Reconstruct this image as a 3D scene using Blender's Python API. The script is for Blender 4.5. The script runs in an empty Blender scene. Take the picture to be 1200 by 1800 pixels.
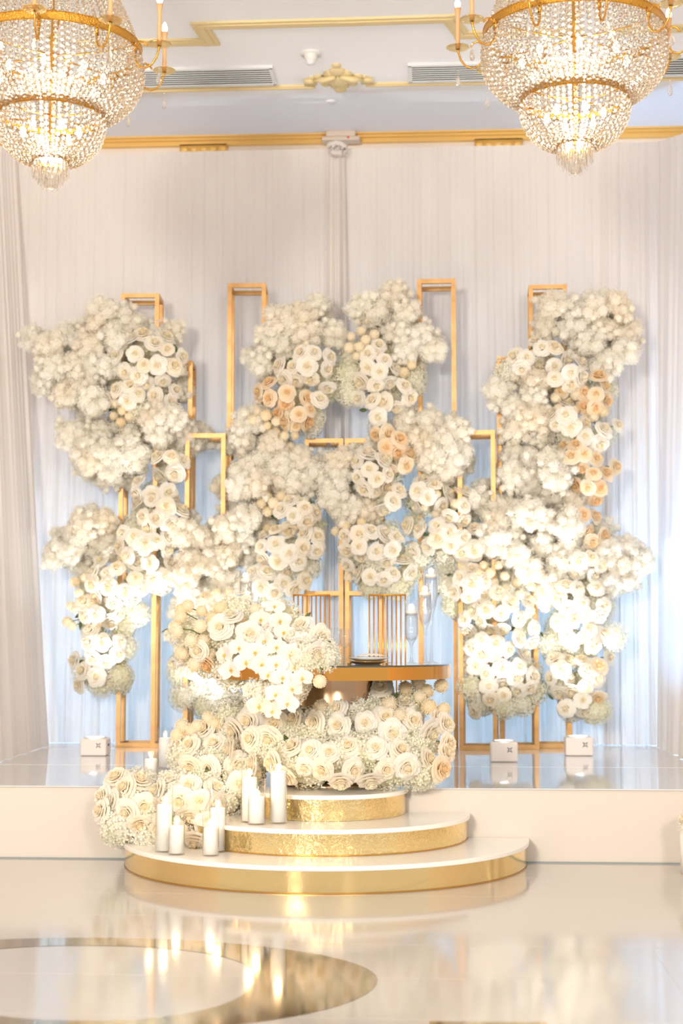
import bpy, bmesh, math, random
from math import sin, cos, pi, radians, sqrt, atan, hypot
from mathutils import Vector, Matrix, Euler

random.seed(7)
C = bpy.context.scene.collection
SC = bpy.context.scene

# ------------------------------------------------------------------ camera
F = 2700.0                      # focal length in pixels of the 1200x1800 frame
TILT = atan(220 / F)            # horizon lies at row 1120
YAW = radians(3.4)
CAM_H = 1.36
cam_d = bpy.data.cameras.new('camera')
cam = bpy.data.objects.new('camera', cam_d)
C.objects.link(cam)
cam.location = (0, 0, CAM_H)
cam.rotation_euler = (pi / 2 + TILT, 0, YAW)
cam_d.sensor_fit = 'VERTICAL'
cam_d.sensor_height = 36.0
cam_d.lens = F / 1800 * 36
cam_d.dof.use_dof = True
cam_d.dof.focus_distance = 9.0
cam_d.dof.aperture_fstop = 2.0
cam_d.clip_end = 100
SC.camera = cam

# ------------------------------------------------------------------ view and light
SC.view_settings.view_transform = 'Standard'
SC.view_settings.look = 'None'
SC.view_settings.gamma = 1.0
SC.view_settings.use_curve_mapping = False
SC.view_settings.exposure = 0.0
SC.cycles.use_denoising = True
SC.cycles.use_adaptive_sampling = True
SC.cycles.adaptive_threshold = 0.02
SC.cycles.max_bounces = 10
SC.cycles.diffuse_bounces = 4
SC.cycles.glossy_bounces = 4
SC.cycles.transmission_bounces = 8
SC.cycles.transparent_max_bounces = 24
SC.cycles.sample_clamp_indirect = 6.0
SC.cycles.caustics_reflective = False
SC.cycles.caustics_refractive = False

W = bpy.data.worlds.new('ballroom_ambience')
SC.world = W
W.use_nodes = True
W.node_tree.nodes['Background'].inputs[0].default_value = (1.0, 0.945, 0.89, 1)
W.node_tree.nodes['Background'].inputs[1].default_value = 0.98


def lamp(kind, name, loc, energy, color, aim=None, **kw):
    d = bpy.data.lights.new(name, kind)
    d.energy = energy
    d.color = color
    for k, val in kw.items():
        setattr(d, k, val)
    o = bpy.data.objects.new(name, d)
    C.objects.link(o)
    o.location = loc
    if aim is not None:
        o.rotation_euler = (Vector(aim) - Vector(loc)).to_track_quat('-Z', 'Y').to_euler()
    return o


# the room's ceiling lighting behind the camera (left, warm) and an added fill lamp on the right that brightens the back
lamp('AREA', 'room_key_light', (-3.6, -4.5, 3.6), 1250, (1.0, 0.93, 0.84), (-0.4, 11.5, 2.0), shape='DISK', size=1.6)
lamp('AREA', 'room_fill_light', (3.0, -4.0, 4.2), 480, (1.0, 0.90, 0.79), (0.3, 12, 2.0), shape='DISK', size=1.6)
# a small purple dance light far behind the camera
lamp('AREA', 'purple_dance_light', (-1.75, -2.2, 0.8), 1.5, (0.45, 0.12, 1.0), (-0.7, 9.5, 0.7), shape='DISK', size=0.3)
# blue wash fixtures lying behind the drape, aimed up its back
DRAPE_Y = 13.30


# ------------------------------------------------------------------ picture-to-room helpers (measuring only)
RX = Vector((cos(YAW), sin(YAW), 0))
FL = Vector((-sin(YAW), cos(YAW), 0))
FW = FL * cos(TILT) + Vector((0, 0, sin(TILT)))
UP = FL * -sin(TILT) + Vector((0, 0, cos(TILT)))
EYE = Vector((0, 0, CAM_H))


def ray(px, py):
    return FW * F + RX * (px - 600) + UP * (900 - py)


def at_y(px, py, y):
    r = ray(px, py)
    return EYE + r * (y / r.y)


def at_z(px, py, z):
    r = ray(px, py)
    return EYE + r * ((z - CAM_H) / r.z)


def ppm(p):                      # metres per pixel at a point
    return (Vector(p) - EYE).dot(FW) / F


# ------------------------------------------------------------------ materials
def lin(r, g, b):
    f = lambda c: (c / 255 / 12.92) if c / 255 <= 0.04045 else ((c / 255 + 0.055) / 1.055) ** 2.4
    return (f(r), f(g), f(b), 1)


def mat(name, col, rough=0.5, metal=0.0, bump=None, var=None, trans=0.0, emit=None, coat=0.0, spec=None, ior=None, transmission=0.0):
    m = bpy.data.materials.new(name)
    m.use_nodes = True
    nt = m.node_tree
    b = nt.nodes['Principled BSDF']
    b.inputs['Base Color'].default_value = col
    b.inputs['Roughness'].default_value = rough
    b.inputs['Metallic'].default_value = metal
    b.inputs['Coat Weight'].default_value = coat
    b.inputs['Transmission Weight'].default_value = transmission
    if spec is not None:
        b.inputs['Specular IOR Level'].default_value = spec
    if ior:
        b.inputs['IOR'].default_value = ior
    tc = nt.nodes.new('ShaderNodeTexCoord')
    if emit:
        b.inputs['Emission Color'].default_value = emit[0]
        b.inputs['Emission Strength'].default_value = emit[1]
    if bump:
        n = nt.nodes.new('ShaderNodeTexNoise')
        n.inputs['Scale'].default_value = bump[0]
        n.inputs['Detail'].default_value = 3
        bp = nt.nodes.new('ShaderNodeBump')
        bp.inputs['Strength'].default_value = bump[1]
        bp.inputs['Distance'].default_value = bump[2]
        nt.links.new(tc.outputs['Object'], n.inputs['Vector'])
        nt.links.new(n.outputs['Fac'], bp.inputs['Height'])
        nt.links.new(bp.outputs['Normal'], b.inputs['Normal'])
    if var:
        n2 = nt.nodes.new('ShaderNodeTexNoise')
        n2.inputs['Scale'].default_value = var[0]
        rp = nt.nodes.new('ShaderNodeValToRGB')
        rp.color_ramp.elements[0].position = 0.3
        rp.color_ramp.elements[0].color = var[1]
        rp.color_ramp.elements[1].position = 0.7
        rp.color_ramp.elements[1].color = col
        nt.links.new(tc.outputs['Object'], n2.inputs['Vector'])
        nt.links.new(n2.outputs['Fac'], rp.inputs['Fac'])
        nt.links.new(rp.outputs['Color'], b.inputs['Base Color'])
    if trans:
        t = nt.nodes.new('ShaderNodeBsdfTranslucent')
        t.inputs['Color'].default_value = col
        mx = nt.nodes.new('ShaderNodeMixShader')
        mx.inputs[0].default_value = trans
        out = nt.nodes['Material Output']
        nt.links.new(b.outputs[0], mx.inputs[1])
        nt.links.new(t.outputs[0], mx.inputs[2])
        nt.links.new(mx.outputs[0], out.inputs['Surface'])
    return m


def petal_mat(name, stops, tint, trans=0.42):
    """Petal colour by distance from the bloom's own axis, tinted a little per bloom."""
    m = mat(name, stops[-1][1], 0.65, spec=0.2)
    nt = m.node_tree
    b = nt.nodes['Principled BSDF']
    tc = nt.nodes.new('ShaderNodeTexCoord')
    vm = nt.nodes.new('ShaderNodeVectorMath')
    vm.operation = 'MULTIPLY'
    vm.inputs[1].default_value = (1, 1, 0)
    ln = nt.nodes.new('ShaderNodeVectorMath')
    ln.operation = 'LENGTH'
    rp = nt.nodes.new('ShaderNodeValToRGB')
    el = rp.color_ramp.elements
    el[0].position, el[0].color = stops[0]
    el[1].position, el[1].color = stops[-1]
    for p, c in stops[1:-1]:
        e = el.new(p)
        e.color = c
    oi = nt.nodes.new('ShaderNodeObjectInfo')
    pw = nt.nodes.new('ShaderNodeMath')
    pw.operation = 'POWER'
    pw.inputs[1].default_value = 2.5
    mx = nt.nodes.new('ShaderNodeMix')
    mx.data_type = 'RGBA'
    mx.blend_type = 'MULTIPLY'
    mx.inputs[7].default_value = tint
    L = nt.links.new
    L(tc.outputs['Object'], vm.inputs[0])
    L(vm.outputs[0], ln.inputs[0])
    L(ln.outputs['Value'], rp.inputs[0])
    L(oi.outputs['Random'], pw.inputs[0])
    L(pw.outputs[0], mx.inputs[0])
    L(rp.outputs[0], mx.inputs[6])
    L(mx.outputs[2], b.inputs['Base Color'])
    t = nt.nodes.new('ShaderNodeBsdfTranslucent')
    L(mx.outputs[2], t.inputs['Color'])
    ms = nt.nodes.new('ShaderNodeMixShader')
    ms.inputs[0].default_value = trans
    L(b.outputs[0], ms.inputs[1])
    L(t.outputs[0], ms.inputs[2])
    L(ms.outputs[0], nt.nodes['Material Output'].inputs['Surface'])
    return m


def glass_mat(name, col, rough, clear):
    """Clear glass: refraction with part straight transmission so that light gets through."""
    m = bpy.data.materials.new(name)
    m.use_nodes = True
    nt = m.node_tree
    nt.nodes.remove(nt.nodes['Principled BSDF'])
    g = nt.nodes.new('ShaderNodeBsdfGlass')
    g.inputs['Color'].default_value = col
    g.inputs['Roughness'].default_value = rough
    g.inputs['IOR'].default_value = 1.5
    t = nt.nodes.new('ShaderNodeBsdfTransparent')
    t.inputs['Color'].default_value = col
    mx = nt.nodes.new('ShaderNodeMixShader')
    mx.inputs[0].default_value = clear
    nt.links.new(g.outputs[0], mx.inputs[1])
    nt.links.new(t.outputs[0], mx.inputs[2])
    nt.links.new(mx.outputs[0], nt.nodes['Material Output'].inputs['Surface'])
    return m


def thin_glass_mat(name, col, strength, base=0.08, power=1.6):
    """Thin-walled glass: mostly see-through, mirror sheen growing towards grazing angles."""
    m = bpy.data.materials.new(name)
    m.use_nodes = True
    nt = m.node_tree
    nt.nodes.remove(nt.nodes['Principled BSDF'])
    g = nt.nodes.new('ShaderNodeBsdfGlossy')
    g.inputs['Roughness'].default_value = 0.03
    t = nt.nodes.new('ShaderNodeBsdfTransparent')
    t.inputs['Color'].default_value = col
    lw = nt.nodes.new('ShaderNodeLayerWeight')
    lw.inputs['Blend'].default_value = 0.5
    pw = nt.nodes.new('ShaderNodeMath')
    pw.operation = 'POWER'
    pw.inputs[1].default_value = power
    ml = nt.nodes.new('ShaderNodeMath')
    ml.operation = 'MULTIPLY_ADD'
    ml.inputs[1].default_value = strength
    ml.inputs[2].default_value = base
    nt.links.new(lw.outputs['Facing'], pw.inputs[0])
    nt.links.new(pw.outputs[0], ml.inputs[0])
    mx = nt.nodes.new('ShaderNodeMixShader')
    nt.links.new(ml.outputs[0], mx.inputs[0])
    nt.links.new(t.outputs[0], mx.inputs[1])
    nt.links.new(g.outputs[0], mx.inputs[2])
    nt.links.new(mx.outputs[0], nt.nodes['Material Output'].inputs['Surface'])
    return m


M = {}
M['floor'] = mat('glossy_white_floor', lin(196, 187, 178), 0.09, spec=0.9, bump=(0.7, 0.02, 0.05))
M['stage_top'] = mat('glossy_white_stage', lin(220, 219, 219), 0.05, spec=1.0, ior=1.7)
M['stage_face'] = mat('cream_stage_face', lin(212, 201, 188), 0.35, bump=(40, 0.05, 0.002))
M['wall'] = mat('cream_wall', lin(240, 226, 212), 0.7, bump=(60, 0.05, 0.002))
M['ceiling'] = mat('white_ceiling', lin(246, 247, 250), 0.8, bump=(50, 0.03, 0.002))
M['trim_gold'] = mat('gilded_plaster', lin(232, 186, 104), 0.45, 0.15, bump=(60, 0.3, 0.004))
M['trim_pale'] = mat('pale_gilded_plaster', lin(228, 208, 158), 0.5, 0.1, bump=(90, 0.3, 0.004))
M['gold_frame'] = mat('brushed_gold_tube', lin(212, 166, 106), 0.42, 0.4, var=(9, lin(194, 146, 88)))
M['gold_mirror'] = mat('gold_mirror_foil', lin(246, 218, 156), 0.10, 1.0, bump=(9, 0.06, 0.02))
M['gold_hammered'] = mat('rippled_gold_foil', lin(246, 218, 156), 0.12, 1.0, bump=(26, 0.35, 0.02))
M['gold_rim'] = mat('polished_gold_band', lin(214, 154, 76), 0.06, 1.0)
M['gold_chair'] = mat('gold_chair_tube', lin(222, 160, 66), 0.25, 0.85)
M['pedestal'] = mat('bronze_mirror_pedestal', lin(176, 150, 122), 0.22, 1.0)
M['step_white'] = mat('white_step_top', lin(246, 240, 230), 0.3, coat=0.3)
M['brass'] = mat('chased_brass', lin(214, 158, 62), 0.3, 0.9, bump=(120, 0.8, 0.01))
M['brass_plain'] = mat('plain_brass', lin(216, 162, 76), 0.25, 0.9)
M['candle_sleeve'] = mat('amber_candle_sleeve', lin(228, 172, 120), 0.45)
M['wax'] = mat('white_wax', lin(254, 252, 247), 0.45, trans=0.15, emit=((1, 0.85, 0.62, 1), 0.05))  # faint emission stands in for flame light glowing through the wax
M['wick'] = mat('charred_wick', lin(40, 30, 24), 0.9)
M['flame'] = mat('candle_flame', (1, 0.8, 0.5, 1), 0.5, emit=((1, 0.78, 0.44, 1), 18))
M['bulb'] = mat('lit_bulb', (1, 1, 1, 1), 0.5, emit=((1, 0.90, 0.74, 1), 14))
M['drape'] = mat('sheer_white_drape', lin(244, 238, 234), 0.85, trans=0.38, bump=(200, 0.05, 0.001))
M['crystal'] = glass_mat('cut_crystal', (1.0, 0.99, 0.97, 1), 0.0, 0.4)
M['crystal_bead'] = glass_mat('crystal_bead_glass', (1.0, 0.97, 0.92, 1), 0.02, 0.18)
M['dish'] = glass_mat('amber_dish_glass', (0.98, 0.90, 0.70, 1), 0.05, 0.4)
M['glass'] = thin_glass_mat('thin_clear_glass', (0.985, 0.99, 0.99, 1), 1.0)
M['candle_glass'] = thin_glass_mat('clear_cylinder_glass', (0.985, 0.99, 0.99, 1), 0.9, 0.03, 2.4)
M['water'] = thin_glass_mat('clear_water', (0.97, 0.985, 1.0, 1), 0.6)
M['table_glass'] = mat('table_glass', lin(205, 205, 196), 0.03, 0.35, spec=1.0)
M['glass_edge'] = mat('dark_glass_edge', lin(52, 62, 52), 0.1, coat=1.0)
M['china'] = mat('white_china', lin(246, 240, 230), 0.15, coat=0.5)
M['linen'] = mat('cream_napkin', lin(240, 222, 200), 0.8)
M['cutlery'] = mat('gold_cutlery', lin(196, 150, 80), 0.2, 1.0)
M['stem'] = mat('green_stem', lin(98, 112, 62), 0.6)
M['leaf'] = mat('dark_green_leaf', lin(86, 104, 66), 0.5, trans=0.15)
M['lamp_case'] = mat('white_lamp_case', lin(232, 222, 214), 0.3, bump=(30, 0.04, 0.002))
M['lens'] = mat('lit_lens', (1, 1, 1, 1), 0.2, emit=((0.9, 0.96, 1.0, 1), 14))
M['black_ink'] = mat('black_ink', lin(52, 50, 50), 0.5)
M['blue_port'] = mat('blue_indicator', lin(60, 90, 190), 0.4)
M['vent'] = mat('vent_metal', lin(228, 230, 230), 0.5)
M['vent_dark'] = mat('vent_recess', lin(140, 150, 150), 0.8)
M['plastic'] = mat('white_plastic', lin(226, 226, 222), 0.4)
M['lightbox'] = mat('beige_plastic', lin(214, 196, 178), 0.5)
M['inlay'] = mat('smoked_mirror_vinyl', lin(176, 160, 134), 0.07, 1.0)
M['cushion'] = mat('white_cushion', lin(240, 234, 224), 0.8)

M['rose'] = petal_mat('cream_rose_petal', [(0.0, lin(254, 240, 204)), (0.25, lin(254, 246, 226)), (0.6, lin(254, 249, 238)), (1.0, lin(254, 250, 243))], (1.0, 0.965, 0.895, 1))
M['warm_dim_rose'] = petal_mat('warm_dim_rose_petal', [(0.0, lin(252, 222, 166)), (0.3, lin(253, 232, 194)), (0.8, lin(253, 240, 216)), (1.0, lin(253, 244, 226))], (1.0, 0.90, 0.80, 1))  # warm tone paints the lower light on these roses into the petals
M['mum'] = petal_mat('cream_mum_petal', [(0.0, lin(253, 242, 216)), (1.0, lin(253, 244, 224))], (1.0, 0.95, 0.84, 1))
M['spray'] = petal_mat('white_spray_floret', [(0.0, lin(254, 250, 240)), (1.0, lin(254, 251, 243))], (1.0, 0.965, 0.91, 1), 0.5)
M['hydrangea'] = petal_mat('hydrangea_floret', [(0.0, lin(246, 244, 222)), (0.7, lin(251, 248, 234)), (1.0, lin(253, 251, 241))], (0.98, 0.97, 0.88, 1))
M['orchid'] = petal_mat('orchid_petal', [(0.0, lin(252, 236, 200)), (0.25, lin(252, 244, 234)), (1.0, lin(253, 248, 242))], (1.0, 0.97, 0.93, 1), 0.3)
M['orchid_lip'] = mat('orchid_lip', lin(240, 196, 92), 0.5)


# ------------------------------------------------------------------ mesh helpers
class MB:
    def __init__(s):
        s.v, s.f, s.mi = [], [], []
        s.cur = 0

    def face(s, *ids):
        s.f.append(ids)
        s.mi.append(s.cur)

    def add(s, vs, fs):
        o = len(s.v)
        s.v += [tuple(p) for p in vs]
        for q in fs:
            s.f.append(tuple(i + o for i in q))
            s.mi.append(s.cur)

    def box(s, c, d, rz=0.0):
        cx, cy, cz = c
        hx, hy, hz = d[0] / 2, d[1] / 2, d[2] / 2
        vs = []
        for z in (-hz, hz):
            for x, y in ((-hx, -hy), (hx, -hy), (hx, hy), (-hx, hy)):
                vs.append((cx + x * cos(rz) - y * sin(rz), cy + x * sin(rz) + y * cos(rz), cz + z))
        s.add(vs, [(3, 2, 1, 0), (4, 5, 6, 7), (0, 1, 5, 4), (1, 2, 6, 5), (2, 3, 7, 6), (3, 0, 4, 7)])

    def lathe(s, prof, n=24, c=(0, 0, 0), a0=0.0, a1=2 * pi, caps=False):
        full = abs(a1 - a0 - 2 * pi) < 1e-6
        m = n if full else n + 1
        vs = []
        for r, z in prof:
            for k in range(m):
                a = a0 + (a1 - a0) * k / n
                vs.append((c[0] + r * cos(a), c[1] + r * sin(a), c[2] + z))
        fs = []
        for i in range(len(prof) - 1):
            for k in range(n):
                k2 = (k + 1) % m if full else k + 1
                fs.append((i * m + k, i * m + k2, (i + 1) * m + k2, (i + 1) * m + k))
        s.add(vs, fs)

    def tube(s, pts, r, n=6, cap=True):
        pts = [Vector(p) for p in pts]
        rs = r if isinstance(r, (list, tuple)) else [r] * len(pts)
        vs, fs = [], []
        ref = Vector((0, 0, 1))
        for i, p in enumerate(pts):
            t = (pts[min(i + 1, len(pts) - 1)] - pts[max(i - 1, 0)]).normalized()
            if abs(t.dot(ref)) > 0.95:
                ref = Vector((1, 0, 0)) if abs(t.x) < 0.9 else Vector((0, 1, 0))
            a = (ref - t * ref.dot(t)).normalized()
            b = t.cross(a)
            for k in range(n):
                an = 2 * pi * k / n
                vs.append(p + (a * cos(an) + b * sin(an)) * rs[i])
        for i in range(len(pts) - 1):
            for k in range(n):
                fs.append((i * n + k, i * n + (k + 1) % n, (i + 1) * n + (k + 1) % n, (i + 1) * n + k))
        if cap:
            fs.append(tuple(range(n - 1, -1, -1)))
            fs.append(tuple((len(pts) - 1) * n + k for k in range(n)))
        s.add(vs, fs)

    def grid(s, fn, nu, nv):
        vs = [fn(i / nu, j / nv) for j in range(nv + 1) for i in range(nu + 1)]
        fs = [(j * (nu + 1) + i, j * (nu + 1) + i + 1, (j + 1) * (nu + 1) + i + 1, (j + 1) * (nu + 1) + i) for j in range(nv) for i in range(nu)]
        s.add(vs, fs)

    def mesh(s, name, mats, smooth=True):
        me = bpy.data.meshes.new(name)
        me.from_pydata(s.v, [], s.f)
        for m in (mats if isinstance(mats, (list, tuple)) else [mats]):
            me.materials.append(m)
        me.polygons.foreach_set('use_smooth', [smooth] * len(s.f))
        if any(s.mi):
            me.polygons.foreach_set('material_index', s.mi)
        me.update()
        return me


def ico(sub):
    bm = bmesh.new()
    bmesh.ops.create_icosphere(bm, subdivisions=sub, radius=1.0)
    vs = [tuple(x.co) for x in bm.verts]
    fs = [tuple(w.index for w in f.verts) for f in bm.faces]
    bm.free()
    return vs, fs


ICO = {k: ico(k) for k in (1, 2, 3)}


def ball(mb, c, r, sub=1, sq=(1, 1, 1)):
    vs, fs = ICO[sub]
    mb.add([(c[0] + x * r * sq[0], c[1] + y * r * sq[1], c[2] + z * r * sq[2]) for x, y, z in vs], fs)


def link(name, me, parent=None, loc=(0, 0, 0)):
    o = bpy.data.objects.new(name, me)
    C.objects.link(o)
    o.location = loc
    if parent is not None:
        o.parent = parent
    return o


def make(name, mb, m, parent=None, loc=(0, 0, 0), smooth=True):
    return link(name, mb.mesh(name, m, smooth), parent, loc)


def tag(o, label=None, cat=None, group=None, kind=None):
    for k, val in (('label', label), ('category', cat), ('group', group), ('kind', kind)):
        if val:
            o[k] = val
    return o


GROUPS = {'tower_frame': 'gold tower frames on the stage', 'floral_arrangement': 'cream and white flower arrangements', 'chandelier': 'crystal chandeliers', 'dining_chair': 'gold chairs at the table',
          'candle_glass': 'stemmed candle glasses on the table', 'floating_candle': 'floating candles on the table', 'pillar_candle': 'white pillar candles', 'candle_cylinder': 'glass cylinders around the pillar candles',
          'uplight': 'white uplights on the stage', 'wine_glass': 'wine glasses on the table', 'ceiling_vent': 'air grilles in the ceiling'}


def thing(name, loc, label, cat, group=None):
    group = group or GROUPS.get(name)
    o = bpy.data.objects.new(name, None)
    o.empty_display_size = 0.1
    C.objects.link(o)
    o.location = loc
    return tag(o, label, cat, group)


def struct(name, mb, m, smooth=False, loc=(0, 0, 0)):
    return tag(make(name, mb, m, None, loc, smooth), kind='structure')


def bevel(o, w, seg=2):
    b = o.modifiers.new('bevel', 'BEVEL')
    b.width = w
    b.segments = seg
    b.limit_method = 'ANGLE'
    return o


# ------------------------------------------------------------------ the room
YS = 9.477                       # stage front plane
HS = 0.4445                      # stage height
XC = -0.657                      # centre of the round steps
YB = DRAPE_Y + 1.05              # back wall
ZC = at_y(600, 241, YB)[2]       # ceiling height

mb = MB(); mb.box((0, 6.0, -0.05), (13, 17, 0.1)); floor = struct('floor', mb, M['floor'])
# faint seams between the glossy floor sheets
mb = MB()
for yy in (5.62, 6.28, 6.95, 7.60, 8.25, 8.9):
    mb.box((0, yy, 0.0002), (12.6, 0.003, 0.0004))
for xx, y0, y1 in ((-3.4, 3.0, 9.4), (-0.35, 3.0, 6.6), (0.95, 3.0, 6.9), (3.4, 3.0, 9.4)):
    mb.box((xx, (y0 + y1) / 2, 0.0004), (0.004, y1 - y0, 0.0008))
struct('floor_seam', mb, M['floor'])

mb = MB(); mb.box((0, (YS + YB) / 2 + 0.005, HS / 2 - 0.004), (12, YB - YS - 0.01, HS - 0.008)); struct('stage', mb, M['stage_face'])
mb = MB(); mb.box((0, (YS + YB) / 2, HS - 0.004), (12, YB - YS + 0.008, 0.008)); bevel(struct('stage_floor', mb, M['stage_top']), 0.003)
mb = MB(); mb.box((0, YS + 0.001, 0.004), (12, 0.004, 0.008)); struct('baseboard_stage', mb, M['vent_dark'])
mb = MB(); mb.box((0, 11.03, HS + 0.0003), (12, 0.006, 0.0006)); struct('stage_seam', mb, M['step_white'])

mb = MB(); mb.box((0, YB + 0.1, ZC / 2), (13, 0.2, ZC)); struct('wall_back', mb, M['wall'])
mb = MB(); mb.box((-6.0, 9.6, ZC / 2), (0.2, 8.5, ZC)); struct('wall_left', mb, M['wall'])
mb = MB(); mb.box((6.0, 9.6, ZC / 2), (0.2, 8.5, ZC)); struct('wall_right', mb, M['wall'])
mb = MB(); mb.box((0, 10.7, ZC + 0.1), (13, 7.8, 0.2)); struct('ceiling', mb, M['ceiling'])

# gilded cornice along the back wall, stepped in profile
zb = at_y(600, 254, YB)[2]
hc = ZC - zb
mb = MB()
mb.box((0, YB - 0.03, zb + hc * 0.28), (12, 0.06, hc * 0.56))
mb.box((0, YB - 0.05, zb + hc * 0.66), (12, 0.10, hc * 0.28))
mb.box((0, YB - 0.07, zb + hc * 0.90), (12, 0.14, hc * 0.20))
struct('trim_cornice', mb, M['trim_gold'])
# carved brackets under the cornice
for px0, px1, py in ((316, 399, 271), (834, 918, 264)):
    a, b = at_y(px0, py, YB - 0.05), at_y(px1, py, YB - 0.05)
    zz = a.z
    br = MB()
    br.box(((a.x + b.x) / 2, YB - 0.03, (zz + zb) / 2), (b.x - a.x, 0.06, zb - zz + 0.02))
    n = 5
    for k in range(n):                                         # scallops and scroll relief
        xk = a.x + (b.x - a.x) * (k + 0.5) / n
        ball(br, (xk, YB - 0.06, (zz + zb) / 2), 0.035, 2, (1.2, 0.4, 0.9))
    br.box(((a.x + b.x) / 2, YB - 0.035, zz + 0.008), (b.x - a.x + 0.02, 0.08, 0.016))
    struct('trim_bracket', br, M['trim_gold'], True)


# ceiling mouldings: raised gilded strips with an inner bead
def ceil_strip(name, pts, w, m, h=0.018):
    q = [at_z(px, py, ZC) for px, py in pts]
    mb = MB()
    for seg, (a, b) in enumerate(zip(q, q[1:])):
        h += 0.0016 * (1 if seg % 2 else -1)
        d = Vector((b.x - a.x, b.y - a.y, 0))
        L = d.length
        rz = math.atan2(d.y, d.x)
        c = (a + b) / 2
        mb.box((c.x, c.y, ZC - h / 2), (L + w, w, h), rz)
        mb.box((c.x, c.y, ZC - h * 0.75), (L + w * 0.4, w * 0.4, h * 1.5), rz)
    return struct(name, mb, m)


ceil_strip('trim_ceiling', [(150, 76), (370, 72), (352, 44), (600, 37), (790, 31), (812, 60), (1010, 54)], 0.13, M['trim_pale'])
ceil_strip('trim_ceiling', [(1090, 52), (1200, 48), (1290, 45)], 0.13, M['trim_pale'])
ceil_strip('trim_ceiling', [(-40, 164), (252, 157), (548, 150)], 0.055, M['trim_pale'], 0.02)
ceil_strip('trim_ceiling', [(648, 147), (900, 142), (1240, 134)], 0.055, M['trim_pale'], 0.02)

# gilded plaster ornament in the middle of the strip
c0 = at_z(595, 140, ZC)
mb = MB()
u = ppm(c0)
for dx, dy, r in [(0, 0, 22), (-18, 3, 15), (18, 3, 15), (0, 22, 15), (0, -24, 12), (-14, 16, 12), (14, 16, 12), (-34, 8, 10), (34, 8, 10), (-46, 6, 7), (46, 6, 7), (-24, -10, 9), (24, -10, 9), (0, 36, 9), (-10, -16, 8), (10, -16, 8)]:
    ball(mb, (c0.x + dx * u, c0.y - dy * u * 1.9, ZC), r * u, 2, (1, 1.3, 0.45))
for sx in (-1, 1):
    mb.box((c0.x + sx * 50 * u, c0.y, ZC - 0.015), (22 * u, 20 * u, 0.03))
    mb.tube([(c0.x + sx * 4 * u, c0.y - 30 * u, ZC - 0.03), (c0.x + sx * 26 * u, c0.y - 22 * u, ZC - 0.04), (c0.x + sx * 44 * u, c0.y - 8 * u, ZC - 0.02)], [0.02, 0.028, 0.012], 8)
struct('trim_ornament', mb, M['trim_pale'], True)

# ceiling air grilles: frame and single slats
for lab, xa, xb, y0, y1 in (('long white slatted air grille beside the left chandelier', 190, 476, 122, 151), ('long grey slatted air grille behind the right chandelier', 720, 1100, 112, 141), ('short slatted air grille right of the right chandelier', 1162, 1300, 97, 130)):
    p, q, r_ = at_z(xa, y0 + (xb - xa) * -0.012 * 0, ZC), at_z(xb, y0 - 3, ZC), at_z(xa, y1, ZC)
    x0, x1 = p.x, q.x
    ya, yb = min(p.y, q.y), r_.y
    v = thing('ceiling_vent', ((x0 + x1) / 2, (ya + yb) / 2, ZC), lab, 'vent')
    L, D = x1 - x0, abs(yb - ya)
    mb = MB(); mb.box((0, 0, -0.004), (L, D, 0.008)); make('backing', mb, M['vent_dark'], v)
    mb = MB()
    for s in (-1, 1):
        mb.box((0, s * D / 2, -0.012), (L + 0.04, 0.03, 0.024))
        mb.box((s * L / 2, 0, -0.012), (0.03, D, 0.024))
    make('grille_frame', mb, M['vent'], v, smooth=False)
    sm = MB(); sm.box((0, 0, 0), (L - 0.02, D / 8 * 0.62, 0.008)); slat = sm.mesh('slat', M['vent'], False)
    for k in range(8):
        s = link('slat', slat, v, (0, -D / 2 + D * (k + 0.5) / 8, -0.016))
        s.rotation_euler = (0.5, 0, 0)

# smoke detector
c0 = at_z(546, 93, ZC)
v = thing('smoke_detector', (c0.x, c0.y, ZC), 'small white round smoke detector on the ceiling', 'detector')
mb = MB(); mb.lathe([(0, -0.02), (0.085, -0.02), (0.082, 0)], 28); make('base_plate', mb, M['plastic'], v)
mb = MB(); mb.lathe([(0.055, -0.02), (0.052, -0.045), (0.036, -0.075), (0.03, -0.08)], 24); make('body', mb, M['plastic'], v)
mb = MB(); mb.lathe([(0.036, -0.075), (0.033, -0.095), (0, -0.10)], 18); make('sensor_cap', mb, M['vent'], v)
c0 = at_z(581, 178, ZC)
v = MB(); v.lathe([(0.0, -0.012), (0.04, -0.012), (0.045, -0.004), (0.045, 0)], 24)
tag(make('sprinkler_cover', v, M['ceiling'], None, (c0.x, c0.y, ZC)), 'flat white round sprinkler cover on the ceiling near the cornice', 'cover')

# emergency light box at the cornice
a, b = at_y(565, 247, YB - 0.2), at_y(632, 228, YB - 0.2)
v = thing('emergency_light', ((a.x + b.x) / 2, YB - 0.14, a.z), 'small beige emergency light box mounted at the gold cornice', 'light')
w, h = b.x - a.x, b.z - a.z
mb = MB(); mb.box((0, 0.0, h * 0.2), (w, 0.13, h * 0.4)); bevel(make('housing', mb, M['lightbox'], v, smooth=False), 0.01)
mb = MB(); mb.box((0, 0, h * 0.7), (w * 0.78, 0.12, h * 0.6)); bevel(make('upper_case', mb, M['lightbox'], v, smooth=False), 0.01)
mb = MB(); ball(mb, (w * 0.2, -0.07, h * 0.25), 0.012, 2); make('indicator', mb, mat('red_indicator', lin(220, 90, 60), 0.4), v)


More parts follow.
